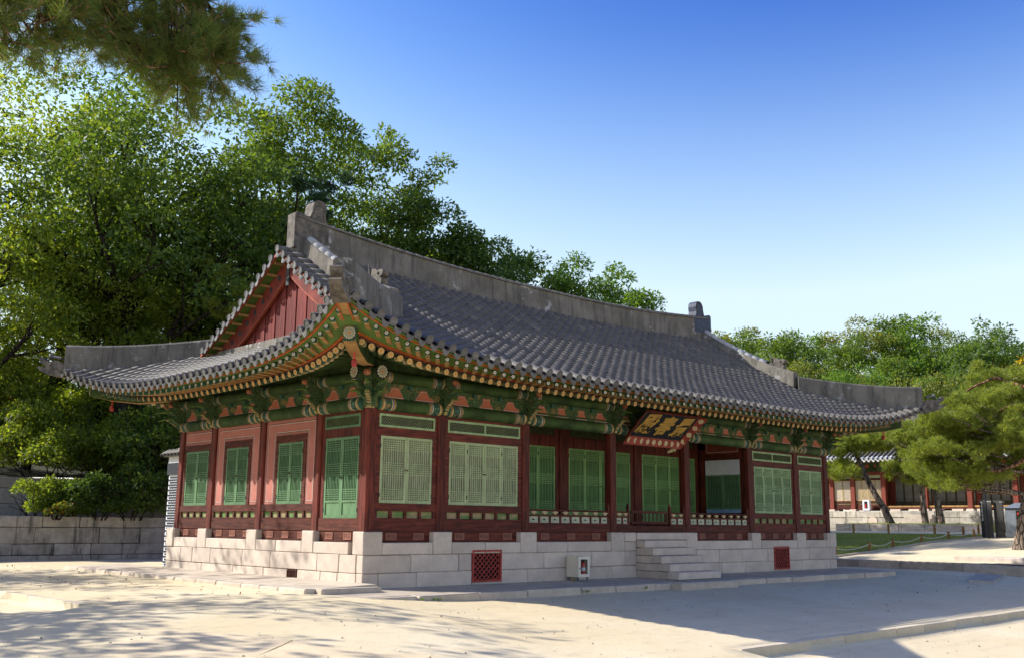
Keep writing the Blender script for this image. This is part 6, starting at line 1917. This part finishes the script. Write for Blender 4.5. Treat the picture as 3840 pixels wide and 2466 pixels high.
# paving slab lying on the court
sl = MB(); sl.add([(21.2,-4.2,-1.56),(25.1,-2.9,-1.50),(25.5,-3.7,-1.52),(21.8,-4.75,-1.60),(21.2,-4.2,-1.46),(25.1,-2.9,-1.40),(25.5,-3.7,-1.43),(21.8,-4.75,-1.50)], [(3,2,1,0),(4,5,6,7),(0,1,5,4),(1,2,6,5),(2,3,7,6),(3,0,4,7)])
o = sl.build('paving_slab', M['stone_grey']); tag(o, 'flat grey stone slab bridging to the upper court kerb', 'slab')
# ---- far wood on the right
def wood():
    global LEAFK, LEAFS
    LEAFK, LEAFS = 1.3, .88
    protos = []
    specs = [(15, 4.4, M['lf_pale'], 'pale'), (16, 4.3, M['lf_mid'], 'mid'), (13, 4.0, M['lf_pale'], 'pale'), (17, 4.6, M['lf_mid'], 'mid'), (14, 4.1, M['lf_bright'], 'bright')]
    tops = [(2680,1210,105),(2760,1215,108),(2850,1205,112),(2930,1240,96),(3010,1215,110),(3090,1215,114),(3170,1240,104),(3260,1165,108),(3340,1180,112),(3420,1150,110),(3480,1200,114),(3560,1240,106),(3640,1270,110),(3720,1230,104),(3810,1265,108),(2990,1330,82),(3120,1400,88),(3220,1390,90),(3330,1330,92),(3450,1390,84),(3570,1420,86),(3700,1330,90),(3800,1380,84),(2720,1330,88),(2850,1340,90),(3620,1500,78),(3300,1480,80),(3130,1500,84),(3480,1530,80),(2990,1490,86),(3900,1300,92),(4000,1350,88)]
    rr = random.Random(2)
    lab = {'pale': 'pale olive tree on the far wooded slope', 'mid': 'mid green tree on the far wooded slope', 'bright': 'fresh green tree on the far wooded slope'}
    for i, (px, py, D) in enumerate(tops):
        k = i % 5; q = at(px, py, D); zb = max(1.0, z_far(q.x, q.y) if q.x > 62 else 1.0); H, cr, lm_, nm = specs[k]
        h = max(5.0, q.z-zb)
        if i < 5:
            protos.append(broad_tree('slope_tree', lab[nm], (q.x, q.y, zb), h, cr, 600+i, lm_, 17000, .36, fork=.22, fill=2.2, clump=1.15, group='trees on the far wooded slope', limbs=6)); protos[-1]['h'] = h
        else:
            s = h/protos[k]['h']; copy_tree(protos[k], (q.x, q.y, zb), rr.random()*6.28, s, None, None)
    for p in protos: del p['h']
    for o in bpy.data.objects:
        if 'h' in o.keys(): del o['h']
wood()
q = at(3830, 1190, 82)
broad_tree('golden_tree', 'tree with golden yellow autumn leaves behind the large pine', (q.x+.5, q.y, 1.0), at(3830, 1300, 82).z-1.0+1, 3.0, 701, M['lf_gold'], 6000, .30, fork=.4, fill=1.0, clump=.9)
q = at(3680, 1190, 84)
broad_tree('dark_conifer', 'dark green layered tree standing above the far slope', (q.x, q.y, 2.0), q.z-2, 3.6, 702, M['lf_deep'], 7000, .36, fork=.45, fill=.9, clump=1.1)
q = at(3560, 1360, 86)
broad_tree('willow_tree', 'soft olive weeping tree behind the large pine', (q.x, q.y, 2.2), q.z-2.2, 5.0, 703, M['lf_pale'], 9000, .30, fork=.35, fill=1.4, clump=1.2, droop=.9)
q = at(3210, 1340, 88)
broad_tree('willow_tree', 'upright light green tree right behind the hip ridge of the hall', (q.x, q.y, 2.5), q.z-2.5, 4.2, 704, M['lf_bright'], 9000, .28, fork=.3, fill=1.4, clump=1.1, droop=.8)
q = at(3400, 1400, 86)
broad_tree('willow_tree', 'round pale olive tree above the far end of the eaves', (q.x, q.y, 2.5), q.z-2.5, 5.0, 705, M['lf_pale'], 9000, .28, fork=.3, fill=1.5, clump=1.2, droop=.6)

# ------------------------------------------------------------------ things on and at the hall
def name_board():
    t = empty('name_board', (10.0, -.1, 2.5), 'black hanging name board with three gold characters in a red flowered frame', 'sign')
    bl, br = Vector((8.80, -.12, 2.68)), Vector((11.20, -.12, 2.68)); tl = Vector((8.80, -.86, 3.33))
    ux = (br-bl).normalized(); uy = (tl-bl).normalized(); nn = ux.cross(uy)      # looks down and out
    W_, H_ = (br-bl).length, (tl-bl).length
    Mx = mat4(bl, ux, uy, nn)
    def loc(name, mb, mat, par=t):
        me, c = mb.mesh(name, mat, center=False); return inst(name, me, Mx, par)
    mb = MB(); mb.box(0, W_, 0, H_, -.04, 0); bd = loc('board', mb, M['board_black'])
    # flared frame: four boards
    d, f = .13, .22
    fr = [((0,0),(W_,0),(W_+f*.55,-f),(-f*.55,-f)), ((W_,0),(W_,H_),(W_+f,H_+.05),(W_+f*.55,-f)), ((0,H_),(0,0),(-f*.55,-f),(-f,H_+.05)), ((W_,H_),(0,H_),(-f,H_+.05),(W_+f,H_+.05))]
    names = ['bottom', 'right', 'left', 'top']
    for k, (a, b, c, e) in enumerate(fr):
        mb = MB(); z0, z1 = .0, d
        V = [(*a, z0), (*b, z0), (*c, z1), (*e, z1), (*a, z0-.03), (*b, z0-.03), (*c, z1-.03), (*e, z1-.03)]
        mb.add(V, [(0,1,2,3),(7,6,5,4),(0,4,5,1),(1,5,6,2),(2,6,7,3),(3,7,4,0)]); p = loc('frame_board', mb, M['frame_red'])
        n = 9 if k in (0, 3) else 4
        A, B, C_, E_ = (Vector(v) for v in V[:4])
        for i in range(n):
            s = (i+.5)/n; q0 = A.lerp(B, s); q1 = E_.lerp(C_, s); c0 = q0.lerp(q1, .5)
            y2 = (q1-q0).normalized(); x2 = (B-A).normalized(); z2 = x2.cross(y2)
            if z2.z < 0: z2 = -z2; x2 = -x2
            fm = MB(); nn_ = 14; R_ = .082
            fm.add([(math.cos(2*math.pi*j/nn_)*R_*(1+.10*math.cos(4*2*math.pi*j/nn_)), math.sin(2*math.pi*j/nn_)*R_*(1+.10*math.cos(4*2*math.pi*j/nn_)), .004) for j in range(nn_)], [tuple(range(nn_))])
            me, _ = fm.mesh('painted_flower', M['fl_frame'], center=False)
            inst('painted_flower', me, Mx @ mat4(c0, x2, y2, z2), p)
    # carved cloud foot at the lower right
    mb = MB()
    for cx, cy, r in ((0,0,.06), (.07,.03,.055), (-.06,-.05,.05), (.0,-.08,.045), (-.10,-.11,.045), (.10,-.03,.04)):
        mb.lathe([(r*.5,-.035),(r,-.015),(r,.015),(r*.5,.035)], (W_-.12+cx, -.30+cy, .08), 10)
    loc('carved_foot', mb, M['pcream'])
    WM['__'] = Mx
    # characters, written from right to left
    for ch, cx in (('殿', .44), ('春', 1.22), ('景', 1.98)):
        cu = bpy.data.curves.new('c', 'FONT'); cu.body = ch; cu.size = .80; cu.align_x = 'CENTER'; cu.extrude = .008; cu.offset = .020; cu.resolution_u = 3
        ob = bpy.data.objects.new('c', cu); COL.objects.link(ob)
        dg = bpy.context.evaluated_depsgraph_get(); me = bpy.data.meshes.new_from_object(ob.evaluated_get(dg)); bpy.data.objects.remove(ob)
        co = np.empty(len(me.vertices)*3); me.vertices.foreach_get('co', co); co = co.reshape(-1, 3)
        lo_, hi = co.min(0), co.max(0); co[:, :2] -= (lo_[:2]+hi[:2])/2
        co[:, 0] *= .66/(hi[0]-lo_[0]); co[:, 1] *= .74/(hi[1]-lo_[1])
        y_ = co[:, 1].copy(); x_ = co[:, 0].copy()
        co[:, 0] = x_+.10*y_+.012*np.sin(y_*14); co[:, 1] = y_+.10*x_+.012*np.sin(x_*15)
        me.vertices.foreach_set('co', co.reshape(-1)); me.materials.clear(); me.materials.append(M['gold']); me.update(); me.name = 'character'
        inst('gold_character', me, Mx @ Matrix.Translation((cx, H_*.52, .009)), t)
M['frame_red'] = simple('vermilion_frame', (.25,.045,.025), .7, .25, 5, .05, bump=.2)
name_board()
def extinguisher():
    x0, x1, yb, yf, zb = 6.24, 6.66, -.14, -.55, -1.232
    t = empty('extinguisher_cabinet', ((x0+x1)/2, (yb+yf)/2, zb), 'beige metal cabinet on short legs with a glazed door against the podium', 'cabinet')
    z0, z1 = zb+.12, -.60
    mb = MB(); w = .015
    mb.box(x0, x1, yb-w, yb, z0, z1); mb.box(x0, x0+w, yf, yb-w, z0, z1); mb.box(x1-w, x1, yf, yb-w, z0, z1); mb.box(x0+w, x1-w, yf, yb-w, z1-w, z1); mb.box(x0+w, x1-w, yf, yb-w, z0, z0+w)
    mb.build('case', M['beige_metal'], t)
    mb = MB(); a, b, c, d = x0+.085, x1-.075, z0+.075, z1-.075; yy = yf-.014
    mb.box(x0, a, yy, yf-.001, z0, z1); mb.box(b, x1, yy, yf-.001, z0, z1); mb.box(a, b, yy, yf-.001, z0, c); mb.box(a, b, yy, yf-.001, d, z1)
    dr = mb.build('door', M['beige_metal'], t)
    mb = MB(); mb.box(x0+.04, x0+.055, yy-.012, yy-.001, -.93, -.87); mb.build('handle', M['grey_metal'], dr)
    mb = MB(); mb.box(a, b, yf-.009, yf-.006, c, d); mb.build('glass_pane', M['glass'], dr)
    for x in (x0+.02, x1-.06):
        for y in (yf+.01, yb-.06):
            mb = MB(); mb.box(x, x+.04, y, y+.04, zb, z0+.001); mb.build('leg', M['grey_metal'], t)
    e = empty('fire_extinguisher', (x0+.265, yf+.085, z0+w), 'red fire extinguisher with a black hose inside the beige cabinet', 'fire extinguisher')
    c = (x0+.265, yf+.085, z0+w+.001)
    mb = MB(); mb.lathe([(.062,0),(.066,.015),(.066,.27),(.055,.315),(.025,.34),(.022,.36)], c, 16); mb.build('cylinder', M['ext_red'], e, True)
    mb = MB(); mb.lathe([(.0675,.13),(.0675,.22)], c, 16); mb.build('paper_label', M['white_metal'], e, True)
    mb = MB(); mb.box(c[0]-.02, c[0]+.02, c[1]-.02, c[1]+.02, c[2]+.355, c[2]+.40); mb.box(c[0]-.02, c[0]+.09, c[1]-.012, c[1]+.012, c[2]+.40, c[2]+.415); mb.box(c[0]-.02, c[0]+.08, c[1]-.012, c[1]+.012, c[2]+.43, c[2]+.44); mb.build('handle', M['black'], e)
    mb = MB(); mb.tube([(c[0]-.02, c[1]-.01, c[2]+.38), (c[0]-.08, c[1]-.02, c[2]+.36), (c[0]-.085, c[1]-.02, c[2]+.25), (c[0]-.08, c[1]-.02, c[2]+.12)], .012, 8); mb.build('hose', M['black'], e, True)
    mb = MB(); mb.box(x0+w+.04, x1-w-.05, yb-w-.006, yb-w-.002, -.86, -.66); mb.build('notice', M['pochre'], t)
extinguisher()
def alarm(p, label):
    x, y, z = p; t = empty('hanging_sensor', (x, y, z-.42), label, 'sensor', 'red sensors under the eave corners')
    mb = MB(); mb.lathe([(.06,0),(.075,.02),(.075,.06),(.05,.08)], (x, y, z-.08), 12); mb.build('base', M['ext_red'], t, True)
    mb = MB(); mb.tube([(x, y, z-.08), (x, y, z-.25)], .02, 8); mb.build('stem', M['ext_red'], t)
    mb = MB(); mb.lathe([(.03,0),(.055,.02),(.055,.13),(.03,.16)], (x, y, z-.40), 12); mb.build('lantern', M['redgrate'], t, True)
for x, y, lb in ((-1.45, -1.45, 'small red hanging sensor under the eave corner above the large corner column'), (-1.45, LY+1.45, 'small red hanging sensor under the eave corner facing the planted terrace'), (LX+1.45, -1.45, 'small red hanging sensor under the eave corner towards the distant hall')): alarm((x, y, 3.70), lb)
# brick chimney behind the hall
def chimney():
    x0, x1, y0, y1, zb, zt = 1.12, 2.12, 11.2, 12.2, -1.25, 1.62
    t = empty('brick_chimney', (1.6, 11.7, zb), 'square chimney of black bricks with white joints and a small tiled cap', 'chimney')
    mb = MB(); mb.box(x0+.012, x1-.012, y0+.012, y1-.012, zb, zt); mb.build('mortar_core', M['mortar'], t)
    bm = MB(); bm.box(-.066, .066, -.02, .02, -.026, .026); me, c = bm.mesh('brick', M['brick'], center=False)
    z = -1.2; row = 0
    while z < zt-.03:
        o = .1 if row % 2 else 0
        for k in range(6):
            u = .09+.165*k+o*.8
            if u < .96: inst('brick', me, Matrix.Translation((x0+u, y0+.018, z)), t)
            if u < .96: inst('brick', me, Matrix.Translation((x0+.018, y0+u, z)) @ MAT_L, t)
        z += .078; row += 1
    mb = MB(); mb.box(x0-.04, x1+.04, y0-.04, y1+.04, zt, zt+.36); mb.build('dark_cornice', M['brick'], t)
    mb = MB(); mb.box(x0-.02, x1+.02, y0-.02, y1+.02, zt+.36, zt+.56); mb.build('white_band', M['mortar'], t)
    mb = MB(); a = .18; zz = zt+.56
    mb.add([(x0-a,y0-a,zz),(x1+a,y0-a,zz),(x1+a,y1+a,zz),(x0-a,y1+a,zz),(x0+.2,y0+.4,zz+.34),(x1-.2,y0+.4,zz+.34),(x1-.2,y1-.4,zz+.34),(x0+.2,y1-.4,zz+.34)], [(3,2,1,0),(4,5,6,7),(0,1,5,4),(1,2,6,5),(2,3,7,6),(3,0,4,7)]); cp = mb.build('cap', M['tile'], t)
    for k in range(6):
        u = x0-.1+1.2*k/5; inst('cap_tile_round', tm, mat4(Vector((u, y0-.22, zz+.02)), Vector((1,0,0)), Vector((0,.85,.5)).normalized(), Vector((0,-.5,.85)).normalized()), cp)
        u = y0-.1+1.2*k/5; inst('cap_tile_round', tm, mat4(Vector((x0-.22, u, zz+.02)), Vector((0,-1,0)), Vector((.85,0,.5)).normalized(), Vector((-.5,0,.85)).normalized()), cp)
chimney()
# weeds at the foot of the apron
def weed(x, y, z, h, seed):
    rng = np.random.default_rng(seed); n = 9
    b = np.array([(x, y, z)]*n)+rng.normal(size=(n, 3))*np.array([.03, .015, 0]); a = np.tile(np.array([0, -.3, 1.0]), (n, 1))
    o = link(bpy.data.objects.new('weed', leaf_mesh('weed', b, rng.normal(size=(n, 3))*.6+np.array([0, -.2, .9]), h, M['lf_bright'], rng, .35, -.3)))
    tag(o, 'small green weed sprouting from the joint of the stone apron', 'weed', 'weeds along the apron')
for k, (x, h) in enumerate(((-.9, .035), (-.45, .04), (.0, .055), (.35, .08), (.42, .06), (-1.2, .03), (4.85, .10), (7.1, .08))):
    weed(x, -2.04, zT(x, -2.04)+.01 if x < 4 else -1.36, h, 800+k)
# flush paving in the court
def paving():
    t = None
    for k, pts in enumerate([[(-7.6,-4.6),(-6.0,-3.4),(-4.9,-5.2),(-6.6,-6.4)], [(-6.57,-6.43),(-4.87,-5.22),(-3.8,-7.0),(-5.5,-8.3)], [(-5.47,-8.33),(-3.77,-7.02),(-2.7,-8.8),(-4.4,-10.1)]]):
        mb = MB(); n = 4
        V = [(x, y, zG(x, y)+.012) for x, y in pts]+[(x, y, zG(x, y)-.1) for x, y in pts]
        mb.add(V, [(0,1,2,3)[::-1], (4,5,6,7)]+[(i, (i+1) % 4, 4+(i+1) % 4, 4+i) for i in range(4)])
        if t is None: t = mb.build('paving', M['paving']); t['kind'] = 'structure'
        else: mb.build('paving_stone', M['paving'], t)
M['paving'] = simple('sanded_paving', (.70,.56,.35), .9, .08, 1.5, .03, bump=.3, bd=.004, fine=40, pos=True)
paving()

# pebbles and fallen leaves on the sand
def litter():
    rng = np.random.default_rng(4); V = []; F = []
    oct_ = np.array([(1,0,0),(-1,0,0),(0,1,0),(0,-1,0),(0,0,.7),(0,0,-.7)]); of = [(0,2,4),(2,1,4),(1,3,4),(3,0,4),(2,0,5),(1,2,5),(3,1,5),(0,3,5)]
    n = 0
    while n < 1500:
        x, y = -11+36*rng.random(), -15.5+14*rng.random()
        if -1.9 < x < 21 and y > -2.4: continue
        s = .008+.018*rng.random()**3; b = len(V)
        V += (oct_*s*(.7+.6*rng.random((6, 1)))+np.array([x, y, zG(x, y)+.3*s])).tolist(); F += [tuple(b+i for i in f) for f in of]; n += 1
    mb = MB(); mb.v = [tuple(v) for v in V]; mb.f = F; mb.m = [0]*len(F); o = mb.build('pebbles', M['stone_grey']); o['kind'] = 'stuff'
    P_ = []
    for i in range(70, 420):
        x, y = (-11+34*rng.random(), -13+11*rng.random()) if i < 150 else (27+11*rng.random(), 3.6+8*rng.random()) if i < 260 else (-1.6+.9*rng.normal()-3.5*rng.random(), 16*rng.random())
        z = zG(x, y)+.008 if i < 150 or i >= 260 else zU(x, y)+.05
        if -1.95 < x < 21 and -2.5 < y < 12: continue
        P_.append((x, y, z))
    P_ = np.array(P_); me = leaf_mesh('fallen_leaves', P_, np.tile(np.array([0, 0, .2]), (len(P_), 1)), .055, M['lf_dry'], rng, .6, 0.0)
    o = link(bpy.data.objects.new('fallen_leaves', me)); o['kind'] = 'stuff'
M['lf_dry'] = leaf('dry_leaves', [(.20,.11,.04), (.30,.17,.05), (.16,.08,.03), (.33,.22,.08)], .2)
litter()
